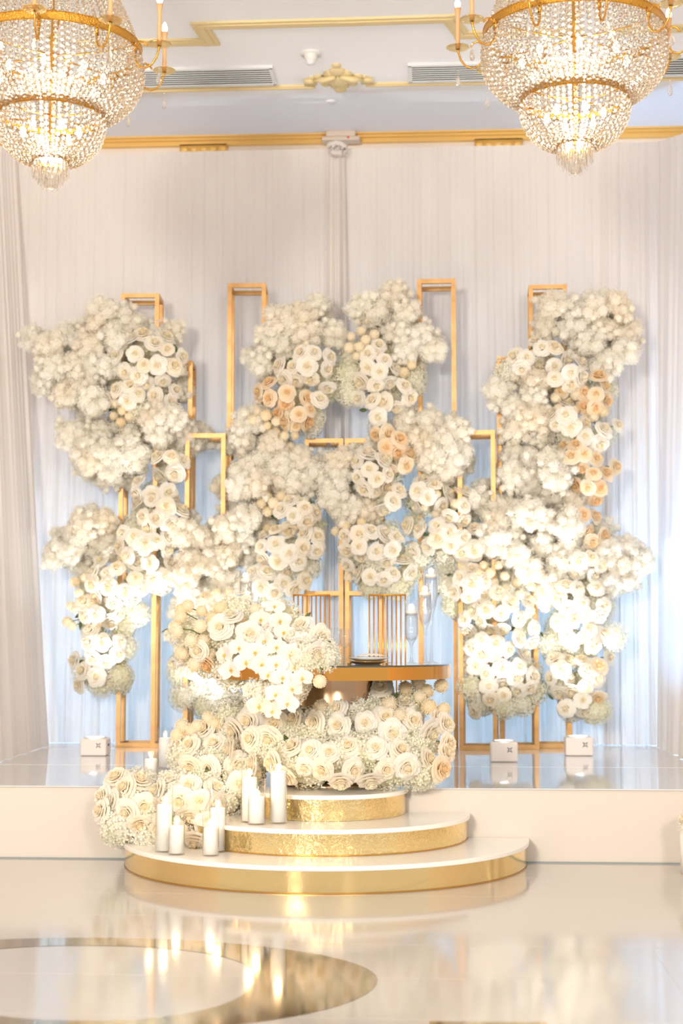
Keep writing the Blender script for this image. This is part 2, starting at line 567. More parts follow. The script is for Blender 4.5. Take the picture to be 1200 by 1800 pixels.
# ------------------------------------------------------------------ drapes
def drape(name, label, top, bot, amp, folds, seed, nx=260, nz=44, flare=1.0, depth_bot=0.0, extra=None):
    """A pleated hanging cloth between a top line and a bottom line (lists of points)."""
    rnd = random.Random(seed)
    comps = [(rnd.uniform(0.5, 2.2) * folds, rnd.uniform(0, 6.28), rnd.uniform(0.4, 1.0)) for _ in range(7)]
    drift = [(rnd.uniform(1, 4), rnd.uniform(0, 6.28)) for _ in range(3)]
    mb = MB()

    def fn(u, w):
        t = w
        a, b = top[0].lerp(top[1], u), bot[0].lerp(bot[1], u)
        p = a.lerp(b, t)
        d = (top[1] - top[0])
        nrm = Vector((d.y, -d.x, 0)).normalized()
        uu = u + 0.006 * t * sum(sin(f * u * 6.28 + ph) for f, ph in drift)
        s = sum(am * sin(uu * f * 6.28 + ph) for f, ph, am in comps) / 3.2
        s += 0.35 * sin(uu * folds * 6.28 * 3.1 + comps[0][1]) * (1 - 0.5 * t)
        k = amp * (0.35 + 0.65 * min(1, t * 1.4)) * (1 + flare * max(0, t - 0.82) * 3)
        p = p + nrm * (s * k)
        p.x += 0.01 * cos(uu * folds * 6.28) * t
        if t < 0.02:
            p += nrm * 0.02
        if extra:
            p = extra(u, t, p, nrm)
        return p

    mb.grid(fn, nx, nz)
    o = make(name, mb, M['drape'])
    return tag(o, label, 'curtain', 'sheer white curtains behind the stage')


def dline(px0, px1, py0, py1, y=DRAPE_Y):
    return [at_y(px0, py0, y), at_y(px1, py1, y)]


def down(tl, dx0=0, dx1=0, dy0=0, dy1=0):
    a, b = tl[0].copy(), tl[1].copy()
    a.z = b.z = HS + 0.004
    a.x += dx0; b.x += dx1; a.y += dy0; b.y += dy1
    return [a, b]


t = dline(26, 588, 270, 266)
t[0].z = t[1].z = (t[0].z + t[1].z) / 2
ZT = t[0].z
drape('curtain', 'wide pleated sheer white curtain behind the left half of the flowers', t, down(t, -0.03, 0.02), 0.021, 17, 3, 420)
t = dline(603, 1066, 266, 262); t[0].z = t[1].z = ZT
drape('curtain', 'wide pleated sheer white curtain behind the right half of the flowers', t, down(t), 0.021, 14, 5, 360)
t = dline(1056, 1163, 262, 260); t[0].z = t[1].z = ZT; t[0].y -= 0.02; t[1].y -= 0.02
drape('curtain', 'narrow sheer white curtain panel right of the tallest right-hand frame', t, down(t, -0.06, 0.0), 0.026, 5, 8, 120)
t = dline(576, 606, 264, 264); t[0].z = t[1].z = ZT + 0.02; t[0].y -= 0.10; t[1].y -= 0.10


def pinch(u, t, p, nrm):
    return p + nrm * (0.05 * sin(pi * u))


gath = drape('curtain', 'gathered sheer curtain tail with a knot hanging in the middle of the drape', t, down(t, -0.06, 0.09), 0.05, 3, 11, 70, extra=pinch)
kn = at_y(592, 262, DRAPE_Y - 0.17)
mb = MB()
for k in range(5):
    an = k * 1.3
    mb.tube([(kn.x + 0.08 * cos(an + q * 0.7) * (0.6 + 0.1 * k), kn.y + 0.03 * sin(q), kn.z + 0.05 * sin(an + q * 0.7)) for q in range(7)], [0.010, 0.020, 0.025, 0.026, 0.025, 0.020, 0.010], 8)
make('knot', mb, M['drape'], gath)
# side wings coming forward along the stage
tl = [at_y(-70, 266, 11.6), at_y(30, 268, DRAPE_Y - 0.06)]
tl = [Vector((at_y(8, 268, DRAPE_Y - 0.1).x - 0.25, DRAPE_Y - 0.5, ZT + 0.02)), Vector((at_y(32, 268, DRAPE_Y).x, DRAPE_Y - 0.05, ZT + 0.02))]
bl = [at_z(-40, 1352, HS + 0.004), at_z(86, 1310, HS + 0.004)]
drape('curtain', 'sheer curtain wing flaring forward at the left edge of the stage', tl, bl, 0.024, 5, 21, 140)
tr = [Vector((at_y(1158, 260, DRAPE_Y).x, DRAPE_Y - 0.03, ZT)), Vector((at_y(1158, 260, DRAPE_Y).x + 0.75, DRAPE_Y - 0.9, ZT))]
br = [at_z(1154, 1312, HS + 0.004), at_z(1290, 1375, HS + 0.004)]
drape('curtain', 'sheer curtain wing coming forward at the right edge of the stage', tr, br, 0.024, 6, 23, 140)

# blue floor washes lying behind the drape
for x in (-3.1, -1.9, -0.7, 0.5, 1.7):
    lamp('AREA', 'blue_wash_light', (x, DRAPE_Y + 0.16, HS + 0.08), 260, (0.22, 0.53, 1.0), (x, YB, HS + 0.7), shape='RECTANGLE', size=1.15, size_y=0.08, spread=radians(76))
lamp('AREA', 'blue_wash_light', (2.95, 12.3, HS + 0.08), 40, (0.22, 0.53, 1.0), (2.35, 12.5, HS + 1.6), shape='RECTANGLE', size=1.0, size_y=0.08, spread=radians(100))

# ------------------------------------------------------------------ floor inlay (flat print in the dance floor)
def inlay(outer, inner, label):
    o = [at_z(px, py, 0.0012) for px, py in outer]
    mb = MB()
    if inner:
        i = [at_z(px, py, 0.0012) for px, py in inner]
        mb.v = [tuple(p) for p in o + i]
        n = len(o)
        for k in range(n):
            mb.face(k, (k + 1) % n, n + (k + 1) % n, n + k)
    else:
        mb.v = [tuple(p) for p in o]
        mb.face(*range(len(o)))
    ob = make('floor_inlay', mb, M['inlay'], None, smooth=False)
    tag(ob, label, 'inlay')


def oval(cx, cy, rx, ryt, ryb, n=72, e=2.3):
    pts = []
    for k in range(n):
        a = 2 * pi * k / n
        c, s = cos(a), sin(a)
        x = math.copysign(abs(c) ** (2 / e), c)
        y = math.copysign(abs(s) ** (2 / e), s)
        pts.append((cx + rx * x, cy + (ryt if y < 0 else ryb) * y))
    return pts


inlay(oval(150, 1722, 513, 74, 92, e=2.0), oval(150, 1716, 297, 54, 78, e=2.2), 'smoked mirror oval ring printed in the white dance floor')
inlay([(755, 1795), (960, 1796), (985, 1850), (740, 1850)], None, 'dark mirror bar of the floor print at the bottom edge')

# ------------------------------------------------------------------ round steps
st = thing('round_steps', (XC, YS, 0), 'three half round steps with white treads and gold foil risers before the stage', 'steps')
for k, (r, m) in enumerate(((1.215, M['gold_mirror']), (0.862, M['gold_hammered']), (0.487, M['gold_hammered']))):
    z0, z1 = HS * k / 3, HS * (k + 1) / 3
    if k == 2:
        z1 += 0.001
    mb = MB()
    n = 72
    y0 = -0.006
    top, bot = [], []
    rt = r + 0.014
    for z in (z1 - 0.026, z1):
        for i in range(n + 1):
            a = pi + pi * i / n
            mb.v.append((rt * cos(a), y0 + rt * sin(a), z))
    m1 = n + 1
    for i in range(n):
        mb.face(i, i + 1, m1 + i + 1, m1 + i)
    mb.face(*[m1 + i for i in range(m1)])
    mb.face(*[i for i in range(m1 - 1, -1, -1)])
    mb.face(0, m1, 2 * m1 - 1, m1 - 1)
    tr_ = make('step', mb, M['step_white'], st, smooth=False)
    bevel(tr_, 0.004)
    mb = MB()
    mb.lathe([(r, z0 + 0.001), (r, z1 - 0.027)], n, (0, y0, 0), pi, 2 * pi)
    make('riser_band', mb, m, tr_)
    if k < 2:
        mb = MB()
        mb.lathe([(r + 0.002, z0 + 0.001), (r + 0.002, z0 + 0.008)], n, (0, y0, 0), pi, 2 * pi)
        make('edge_bead', mb, M['brass_plain'], tr_)

# ------------------------------------------------------------------ gold tower frames
FR = 0.036


def tower(px, top, y, width_px, label, mid=None, rz=0.05, depth=0.32):
    b = at_y(px, 1315, y)
    u = ppm(b)
    w = width_px * u
    ztop = at_y(px, top, b.y).z
    h = ztop - HS
    v = thing('tower_frame', (b.x, b.y, HS + 0.001), label, 'frame', None)
    v.rotation_euler = (0, 0, rz)
    x0, x1 = FR / 2, w - FR / 2
    y0, y1 = FR / 2, depth - FR / 2
    pm = MB(); pm.box((0, 0, h / 2), (FR, FR, h)); post = pm.mesh('post', M['gold_frame'], False)
    for x in (x0, x1):
        for y in (y0, y1):
            link('post', post, v, (x, y, 0))
    rm = MB(); rm.box((0, 0, 0), (w - 2 * FR, FR, FR)); rail = rm.mesh('rail', M['gold_frame'], False)
    dm = MB(); dm.box((0, 0, 0), (FR, depth - 2 * FR, FR)); side = dm.mesh('side_rail', M['gold_frame'], False)
    zs = [FR / 2, h - FR / 2] + ([at_y(px, mid, b.y).z - HS] if mid else [])
    for z in zs:
        for y in (y0, y1):
            link('rail', rail, v, ((x0 + x1) / 2, y, z))
        for x in (x0, x1):
            link('side_rail', side, v, (x, depth / 2, z))
    return v


tower(203, 516, 12.78, 69, 'tall gold tower frame at the far left behind the large flower cloud')
tower(264, 634, 12.74, 69, 'medium gold tower frame second from left beside the leftmost frame')
tower(321, 762, 12.66, 72, 'short gold tower frame left of centre standing before the tall second-left frame')
tower(395, 498, 12.84, 69, 'tall gold tower frame left of centre rising above the rose cluster')
tower(534, 771, 12.86, 69, 'short gold tower frame behind the left chair', 1043)
tower(606, 771, 12.86, 69, 'short gold tower frame between the two chairs', 1043, -0.0)
tower(736, 491, 12.80, 69, 'tall gold tower frame right of centre, topmost of all frames', None, -0.02)
tower(807, 757, 12.62, 67, 'short gold tower frame right of centre behind the brightest flowers', None, -0.07)
tower(878, 627, 12.76, 69, 'medium gold tower frame right of centre half hidden by cream flowers', None, -0.07)
tower(937, 501, 12.88, 68, 'tall gold tower frame at the far right above the warm-toned roses', None, -0.03)


# ------------------------------------------------------------------ flower prototypes (unit radius, axis +Z)
def rose_mesh(seed, m):
    rnd = random.Random(seed)
    mb = MB()
    layers = [(5, 1.0, -0.10, 0.14, 0.86), (6, 0.84, 0.10, 0.10, 0.74), (5, 0.67, 0.27, 0.07, 0.86), (5, 0.52, 0.40, 0.05, 0.86), (5, 0.38, 0.48, 0.03, 0.9), (4, 0.26, 0.53, 0.01, 1.1), (3, 0.16, 0.55, 0.0, 1.4), (3, 0.08, 0.56, -0.03, 1.6)]
    for li, (n, R_, h, curl, wd) in enumerate(layers):
        off = rnd.uniform(0, 6.28)
        for k in range(n):
            a0 = off + 2 * pi * k / n + rnd.uniform(-0.12, 0.12)
            rr = R_ * rnd.uniform(0.92, 1.06)
            hh = h + rnd.uniform(-0.05, 0.05)
            ph = rnd.uniform(0, 6.28)
            tw = rnd.uniform(-0.06, 0.06)

            def fn(u, w):
                s = (u - 0.5) * 2
                wid = wd * (0.35 + 0.65 * sin(min(1.0, w * 1.05) * pi * 0.5)) * (1 - 0.25 * max(0, w - 0.75) * 4 * abs(s))
                a = a0 + s * wid
                bow = sin(w * pi * 0.5)
                r = 0.08 + (rr - 0.08) * (w ** 0.75)
                z = -0.5 + (hh + 0.5) * bow * (1 - 0.12 * s * s * w)
                if w > 0.7:
                    q = (w - 0.7) / 0.3
                    r += curl * q * (1 - 0.4 * s * s)
                    z -= curl * 0.8 * q * q
                r += 0.05 * sin(3.1 * s + ph) * w + tw * s
                r -= 0.07 * s * s * w * (1 if s > 0 else 0.2)
                return (r * cos(a), r * sin(a), z + 0.02 * sin(4 * s + ph) * w)
            mb.grid(fn, 5, 4)
    ball(mb, (0, 0, 0.20), 0.30, 2, (1, 1, 0.9))
    return mb.mesh('rose', m)


def fib(n):
    g = pi * (3 - sqrt(5))
    for i in range(n):
        z = 1 - 2 * (i + 0.5) / n
        r = sqrt(max(0, 1 - z * z))
        yield Vector((r * cos(g * i), r * sin(g * i), z))


def frame(n):
    n = n.normalized()
    a = n.orthogonal().normalized()
    return a, n.cross(a)


def mum_mesh(seed):
    rnd = random.Random(seed)
    mb = MB()
    ball(mb, (0, 0, 0), 0.86, 2)
    for n in fib(150):
        a, b = frame(n)
        t = rnd.uniform(0, 6.28)
        x = a * cos(t) + b * sin(t)
        y = n.cross(x)
        p = n * 0.82
        w = 0.095
        q = [p - x * w * 0.6, p + x * w * 0.6, p + x * w + n * 0.13 + y * 0.03, p + n * 0.19 * rnd.uniform(0.8, 1.15) + y * 0.07, p - x * w + n * 0.13 + y * 0.03]
        mb.add(q, [(0, 1, 2, 4), (4, 2, 3)])
    return mb.mesh('pompon_mum', M['mum'])


def floret(mb, p, n, s, rnd, k=4, cup=0.25):
    a, b = frame(n)
    t0 = rnd.uniform(0, 6.28)
    base = len(mb.v)
    mb.v.append(tuple(p))
    for j in range(k):
        t = t0 + 2 * pi * j / k
        x = a * cos(t) + b * sin(t)
        y = n.cross(x)
        d = pi / k * 0.85
        mb.v.append(tuple(p + x * s * 0.62 - y * s * 0.36 + n * s * cup * 0.6))
        mb.v.append(tuple(p + x * s + n * s * cup))
        mb.v.append(tuple(p + x * s * 0.62 + y * s * 0.36 + n * s * cup * 0.6))
    for j in range(k):
        o = base + 1 + 3 * j
        mb.face(base, o, o + 1, o + 2)


def hydrangea_mesh(seed):
    rnd = random.Random(seed)
    mb = MB()
    ball(mb, (0, 0, -0.05), 0.80, 2)
    lumps = [Vector((rnd.gauss(0, 1), rnd.gauss(0, 1), rnd.gauss(0, 1))).normalized() for _ in range(7)]
    for n in fib(120):
        r = 0.88 + 0.14 * max(n.dot(l) for l in lumps) * rnd.uniform(0.7, 1.1)
        nn = (n + Vector((rnd.gauss(0, 0.22), rnd.gauss(0, 0.22), rnd.gauss(0, 0.22)))).normalized()
        floret(mb, n * r, nn, 0.19 * rnd.uniform(0.85, 1.15), rnd)
    return mb.mesh('hydrangea', M['hydrangea'], False)


def spray_mesh(seed):
    """A fluffy spray: many small puffs on a loose mound, each a tuft of tiny florets."""
    rnd = random.Random(seed)
    mb = MB()
    puffs = []
    for n in fib(15):
        e = Vector((n.x, n.y, n.z * 0.8)) * rnd.uniform(0.40, 0.74)
        puffs.append((e, rnd.uniform(0.28, 0.44)))
    puffs.append((Vector((0, 0, 0)), 0.5))
    for k in range(4):
        d = Vector((rnd.gauss(0, 1), rnd.gauss(0, 1), abs(rnd.gauss(0, 0.6)))).normalized()
        puffs.append((d * rnd.uniform(0.85, 1.05), rnd.uniform(0.15, 0.22)))
    for c, r in puffs:
        ball(mb, c, r * 0.90, 1)
        k = int(88 * (r / 0.3) ** 1.6)
        for n in fib(k):
            p = c + n * r * rnd.uniform(0.80, 1.14)
            if any((p - c2).length < r2 * 0.72 for c2, r2 in puffs if c2 is not c):
                continue
            nn = (n + Vector((rnd.gauss(0, 0.35), rnd.gauss(0, 0.35), rnd.gauss(0, 0.35)))).normalized()
            floret(mb, p, nn, 0.060 * rnd.uniform(0.75, 1.35), rnd, 4, 0.35)
    return mb.mesh('gypsophila', M['spray'], False)


def orchid_mesh(seed):
    rnd = random.Random(seed)
    mb = MB()

    def petal(ang, L, Wd, lift, back):
        def fn(u, w):
            s = (u - 0.5) * 2
            wid = Wd * sin(pi * min(0.98, 0.06 + 0.9 * w) ** 0.8) ** 0.7
            x = 0.05 + w * L
            y = s * wid
            z = lift * sin(w * 2.2) - 0.12 * s * s * w + back + 0.03 * sin(5 * s + w * 4)
            return (x * cos(ang) - y * sin(ang), x * sin(ang) + y * cos(ang), z)
        mb.grid(fn, 6, 6)
    for a in (pi / 2, pi / 2 + 2.2, pi / 2 - 2.2):
        petal(a + rnd.uniform(-0.06, 0.06), 0.95, 0.36, 0.06, -0.05)
    for a in (0.16, pi - 0.16):
        petal(a + rnd.uniform(-0.06, 0.06), 1.0, 0.62, 0.12, 0.03)
    mb.cur = 1
    ball(mb, (0, -0.02, 0.14), 0.09, 1, (1, 1, 1.3))
    for s in (-1, 1):
        ball(mb, (s * 0.10, -0.10, 0.14), 0.08, 1, (0.6, 1.1, 1))
    ball(mb, (0, -0.22, 0.12), 0.08, 1, (0.7, 1.5, 0.6))
    return mb.mesh('orchid_bloom', [M['orchid'], M['orchid_lip']])


def leaf_mesh():
    mb = MB()

    def fn(u, w):
        s = (u - 0.5) * 2
        wid = 0.32 * sin(pi * (0.04 + 0.96 * w) ** 0.85)
        return (s * wid, w * 1.6 - 0.2, 0.14 * sin(w * 2.6) + 0.1 * s * s)
    mb.grid(fn, 4, 6)
    return mb.mesh('leaf', M['leaf'])


PROTO = {
    'rose': [rose_mesh(s, M['rose']) for s in (1, 2, 3, 4)],
    'warm_dim': [rose_mesh(s, M['warm_dim_rose']) for s in (5, 6)],
    'mum': [mum_mesh(s) for s in (1, 2)],
    'hyd': [hydrangea_mesh(s) for s in (1, 2, 3)],
    'spray': [spray_mesh(s) for s in (1, 2, 3, 4, 5)],
    'orchid': [orchid_mesh(s) for s in (1, 2, 3)],
    'leaf': [leaf_mesh()],
}
PNAME = {'rose': 'rose', 'warm_dim': 'rose', 'mum': 'pompon_mum', 'hyd': 'hydrangea', 'spray': 'gypsophila', 'orchid': 'orchid_bloom', 'leaf': 'leaf'}


def bloom(kind, root, p, n, size, rnd, up=None):
    o = bpy.data.objects.new(PNAME[kind], rnd.choice(PROTO[kind]))
    C.objects.link(o)
    o.parent = root
    o.location = p - root.location
    n = n.normalized()
    q = n.to_track_quat('Z', 'Y')
    if up is None:
        q = q @ Euler((0, 0, rnd.uniform(0, 6.28))).to_quaternion()
    else:
        q = q @ Euler((0, 0, rnd.gauss(0, 0.25))).to_quaternion()
    o.rotation_mode = 'QUATERNION'
    o.rotation_quaternion = q
    s = size * rnd.uniform(0.88, 1.12)
    if kind == 'spray':
        o.scale = (s * rnd.uniform(0.9, 1.15), s * rnd.uniform(0.9, 1.15), s * rnd.uniform(0.8, 1.0))
    else:
        o.scale = (s, s, s * rnd.uniform(0.9, 1.05))
    return o


def stem(root, a, b, r=0.004):
    mb = MB()
    a, b = a - root.location, b - root.location
    m = (a + b) / 2 + Vector((0.01, 0, 0.012))
    mb.tube([a, m, b], r, 5)
    return make('stem', mb, M['stem'], root)


RAD = {'rose': 15.0, 'warm_dim': 14.5, 'mum': 9.0, 'hyd': 25.0, 'spray': 31.0, 'orchid': 15.5}   # px at the towers


def arrangement(label, depth_y, zones, seed, scale=1.0, extras=(), bulge=0.9, base=None, ymin=None, leaves=6, yfun=None, cap=280):
    """zones: (kind, cx, cy, rx, ry, lift) ellipses measured in the photograph on the plane y = depth_y;
    blooms are spread over the front and sides of the ellipsoid each one stands for."""
    rnd = random.Random(seed)
    xs = [z[1] for z in zones]
    ys = [z[2] + z[4] for z in zones]
    b = base if base is not None else at_y(sum(xs) / len(xs), max(ys), depth_y)
    root = thing('floral_arrangement', b, label, 'flowers')
    taken = []
    count = {}
    order = {'orchid': 0, 'rose': 1, 'warm_dim': 1, 'mum': 2, 'spray': 3, 'hyd': 4}
    for kind, cx, cy, rx, ry, *rest in sorted(zones, key=lambda z: order[z[0]]):
        lift = rest[0] if rest else 0.0
        yb = yfun(cx, cy) if yfun else depth_y
        rad = RAD[kind] * scale
        sep = rad * (1.08 if kind == 'orchid' else 1.42 if kind in ('rose', 'warm_dim') else 1.75 if kind == 'mum' else 1.02 if kind == 'spray' else 1.25)
        area = pi * max(rx, 6) * max(ry, 6)
        tries = int(area / (sep * sep) * 14) + 8
        ex, ey = max(rx - rad * 0.55, 2), max(ry - rad * 0.55, 2)
        bm = bulge * min(rx, ry)
        for _ in range(tries):
            a, q = rnd.uniform(0, 6.28), sqrt(rnd.random())
            dx, dy = q * cos(a), q * sin(a)
            px, py = cx + ex * dx, cy + ey * dy
            hgt = sqrt(max(0, 1 - q * q))
            yy_ = yfun(px, py) if yfun else yb
            u = ppm(at_y(px, py, yy_))
            y = yy_ - u * bm * hgt - lift + (rad * u * 0.75 if kind == 'hyd' else 0) - (rad * u * 0.35 if kind in ('rose', 'warm_dim', 'mum') else 0)
            if any((px - t[0]) ** 2 + (py - t[1]) ** 2 < (0.5 * (sep + t[2])) ** 2 and t[3] == kind for t in taken):
                continue
            cover = {'hyd': 0.30, 'spray': 0.55, 'mum': 0.62, 'rose': 0.7, 'warm_dim': 0.7, 'orchid': 0.4}[kind]
            if any((px - t[0]) ** 2 + (py - t[1]) ** 2 < (cover * (rad + t[4])) ** 2 and t[3] != kind for t in taken):
                continue
            if count.get(PNAME[kind], 0) >= cap:
                break
            taken.append((px, py, sep, kind, rad))
            count[PNAME[kind]] = count.get(PNAME[kind], 0) + 1
            p = at_y(px, py, y)
            n = Vector((dx * 0.9, -(hgt * 0.9 + 0.35), -dy * 0.9 + 0.1)) + Vector((rnd.gauss(0, 0.22), rnd.gauss(0, 0.1), rnd.gauss(0, 0.22)))
            k2 = kind
            if kind == 'orchid':
                n = Vector((dx * 0.5, -1, 0.15 - dy * 0.3)) + Vector((rnd.gauss(0, 0.2), 0, rnd.gauss(0, 0.2)))
                bloom(k2, root, p, n, rad * u, rnd, up=1)
            else:
                bloom(k2, root, p, n, rad * u * rnd.uniform(0.92, 1.08), rnd)
        # hydrangea heads and sprays filling the heart of the mass
        fill = 'hyd' if kind in ('rose', 'warm_dim', 'mum', 'orchid', 'hyd') else 'spray'
        nf = max(1, int(area / (70 * scale) ** 2 * 2.2)) if min(rx, ry) > 14 * scale else 0
        for _ in range(nf):
            a, q = rnd.uniform(0, 6.28), sqrt(rnd.random()) * 0.72
            px, py = cx + ex * q * cos(a), cy + ey * q * sin(a)
            yy_ = yfun(px, py) if yfun else yb
            u = ppm(at_y(px, py, yy_))
            p = at_y(px, py, yy_ + RAD[fill] * scale * u * 0.7)
            if count.get(PNAME[fill], 0) < cap:
                count[PNAME[fill]] = count.get(PNAME[fill], 0) + 1
                bloom(fill, root, p, Vector((rnd.gauss(0, 0.4), -1, rnd.gauss(0, 0.4))), min(RAD[fill] * scale, max(rx, ry)) * u, rnd)
    for kind, px, py, tx, ty in extras:                    # single blooms on visible stems
        yy_ = (yfun(px, py) if yfun else depth_y) - 0.05 * scale
        p = at_y(px, py, yy_)
        u = ppm(p)
        d = p - at_y(tx, ty, yy_)
        n = d.normalized() + Vector((0, -0.9, 0.1))
        bloom(kind, root, p, n, RAD[kind] * scale * u, rnd)
        stem(root, p - n.normalized() * RAD[kind] * scale * u * 0.5, at_y(tx, ty, yy_ + 0.06))
    rz = [z for z in zones if z[0] in ('rose', 'mum', 'warm_dim', 'hyd')]
    for _ in range(leaves if rz else 0):
        z = rnd.choice(rz)
        a = rnd.uniform(0, 6.28)
        px, py = z[1] + z[3] * 0.7 * cos(a), z[2] + z[4] * 0.7 * sin(a)
        yy_ = yfun(px, py) if yfun else depth_y
        u = ppm(at_y(px, py, yy_))
        p = at_y(px, py, yy_ - u * 0.45 * bulge * min(z[3], z[4]))
        bloom('leaf', root, p, Vector((cos(a) * 0.6, -0.7, -sin(a) * 0.6)), 11 * scale * u, rnd)
    return root


TY = 12.74                        # front faces of the tower frames lie near here
S, RO, WD, MU, HY = 'spray', 'rose', 'warm_dim', 'mum', 'hyd'
arrangement('large white flower cloud at upper left, spreading far out from the leftmost tall frame', TY, [
    (S, 92, 600, 50, 36), (S, 118, 655, 62, 42), (S, 75, 665, 30, 18), (S, 178, 560, 30, 38), (S, 168, 528, 24, 14), (S, 185, 620, 58, 52), (S, 225, 600, 52, 50),
    (S, 270, 590, 46, 22), (S, 303, 582, 26, 16), (S, 150, 765, 52, 32), (S, 172, 805, 62, 46), (S, 212, 840, 40, 26), (S, 285, 745, 56, 52), (S, 312, 690, 24, 24), (S, 320, 765, 34, 34), (S, 232, 790, 50, 40), (S, 150, 700, 60, 34), (S, 215, 560, 26, 30), (S, 130, 605, 50, 40), (S, 195, 660, 40, 30), (S, 345, 770, 30, 34, -0.35), (S, 200, 745, 50, 30),
    (RO, 262, 632, 72, 56, 0.06), (RO, 222, 690, 46, 38, 0.06), (RO, 285, 690, 36, 30, 0.05), (WD, 230, 678, 38, 30, 0.07), (MU, 217, 722, 26, 32, 0.07), (RO, 296, 815, 40, 36, 0.06), (RO, 270, 858, 46, 30, 0.08), (HY, 250, 735, 50, 40)],
    101, extras=[(RO, 316, 645, 295, 655), (RO, 160, 705, 185, 690)])
arrangement('white rose and pompon cascade at lower left, curving down to the left uplight', TY, [
    (S, 165, 925, 52, 44), (S, 130, 965, 45, 32), (S, 105, 977, 26, 12), (S, 160, 985, 40, 32), (S, 300, 930, 48, 46), (S, 340, 965, 46, 46), (S, 330, 920, 32, 30), (S, 300, 990, 40, 34), (S, 190, 960, 36, 40), (S, 120, 945, 26, 20), (S, 370, 985, 36, 34),
    (RO, 278, 900, 52, 42, 0.08), (RO, 250, 955, 56, 56, 0.10), (RO, 205, 1020, 66, 52, 0.10), (RO, 265, 1000, 46, 36, 0.06), (RO, 175, 1065, 50, 42, 0.08), (RO, 180, 1130, 46, 52, 0.06), (RO, 170, 1180, 40, 34, 0.05),
    (HY, 225, 1075, 32, 44, 0.03), (HY, 215, 1120, 30, 40, 0.02), (HY, 195, 1195, 40, 32, 0.02), (HY, 275, 1020, 34, 26, 0.02), (MU, 150, 1045, 28, 48, 0.11), (MU, 160, 1085, 26, 24, 0.11)],
    102, extras=[(MU, 124, 1065, 150, 1070), (MU, 118, 1093, 150, 1090), (MU, 127, 1100, 150, 1095), (RO, 128, 1160, 155, 1165), (RO, 137, 1205, 170, 1195), (MU, 147, 1018, 170, 1030)])
arrangement('white spray and hydrangea column behind the left end of the table', TY - 0.02, [
    (S, 345, 1010, 58, 44), (S, 320, 1070, 28, 22), (S, 375, 1000, 44, 40), (S, 345, 1040, 46, 30), (HY, 352, 1222, 48, 30, 0.05), (HY, 390, 1232, 42, 30, 0.05), (HY, 322, 1190, 24, 26), (HY, 375, 1260 - 20, 30, 22, 0.04),
    (RO, 372, 1060, 44, 26, 0.08), (RO, 335, 1110, 34, 40, 0.06), (RO, 345, 1165, 44, 40, 0.08), (RO, 395, 1190, 40, 34, 0.08), (MU, 385, 1045, 34, 12, 0.12), (RO, 300, 1120, 14, 18)],
    103, extras=[(RO, 304, 1168, 330, 1165), (RO, 300, 1118, 325, 1120)])
arrangement('rose cluster at upper left of centre on the tall frame beside the curtain tail', TY, [
    (S, 515, 575, 56, 44), (S, 560, 548, 24, 34), (S, 488, 600, 36, 36), (S, 475, 640, 40, 24), (S, 443, 622, 18, 24), (S, 545, 590, 40, 30), (S, 585, 585, 14, 18),
    (RO, 545, 635, 48, 44, 0.06), (RO, 515, 650, 40, 32, 0.06), (RO, 572, 655, 24, 40, 0.05), (WD, 500, 690, 56, 34, 0.07), (WD, 518, 720, 42, 40, 0.06), (RO, 545, 705, 34, 30, 0.06), (MU, 478, 735, 42, 24, 0.07), (MU, 500, 768, 24, 18, 0.07), (HY, 452, 738, 26, 26), (HY, 575, 685, 22, 26), (HY, 540, 735, 26, 26)],
    104, extras=[(MU, 432, 735, 455, 738), (WD, 455, 693, 480, 695), (MU, 510, 785, 500, 765)])
arrangement('broad cream spray and rose mound left of centre, above the left chair', TY, [
    (S, 415, 775, 34, 32), (S, 462, 795, 44, 40), (S, 520, 830, 56, 44), (S, 440, 850, 62, 46), (S, 415, 920, 46, 46), (S, 425, 975, 42, 40), (S, 480, 870, 52, 34), (S, 405, 1020, 34, 24), (S, 555, 815, 26, 22), (S, 400, 860, 26, 40), (S, 500, 800, 30, 26), (S, 450, 920, 40, 36), (S, 440, 745, 20, 22), (S, 560, 850, 24, 26),
    (RO, 520, 905, 46, 40, 0.07), (RO, 500, 965, 54, 48, 0.08), (RO, 545, 950, 26, 50, 0.06), (RO, 465, 1025, 50, 36, 0.06), (RO, 515, 1020, 32, 28, 0.05), (MU, 490, 885, 44, 22, 0.08), (MU, 530, 915, 30, 18, 0.10), (HY, 540, 995, 26, 26)],
    105, extras=[(RO, 562, 960, 540, 955), (MU, 470, 930, 490, 920)])
arrangement('cream rose column in the centre, hanging over the frame between the chairs', TY - 0.04, [
    (S, 610, 825, 40, 40), (S, 590, 870, 32, 28), (S, 625, 900, 42, 30), (S, 640, 800, 30, 20), (S, 600, 900, 26, 24), (S, 575, 845, 30, 26), (S, 640, 870, 34, 34),
    (RO, 655, 830, 44, 46, 0.06), (RO, 680, 870, 34, 36, 0.06), (RO, 640, 950, 50, 40, 0.08), (RO, 680, 960, 36, 40, 0.06), (RO, 665, 1010, 46, 26, 0.06), (RO, 620, 985, 24, 22, 0.05), (HY, 685, 850, 28, 44), (HY, 675, 1030, 48, 24), (HY, 655, 1000, 30, 26), (MU, 625, 930, 34, 20, 0.10), (RO, 710, 1000, 24, 26, 0.05)],
    106, extras=[(MU, 590, 934, 615, 935), (MU, 612, 1015, 630, 1010)])
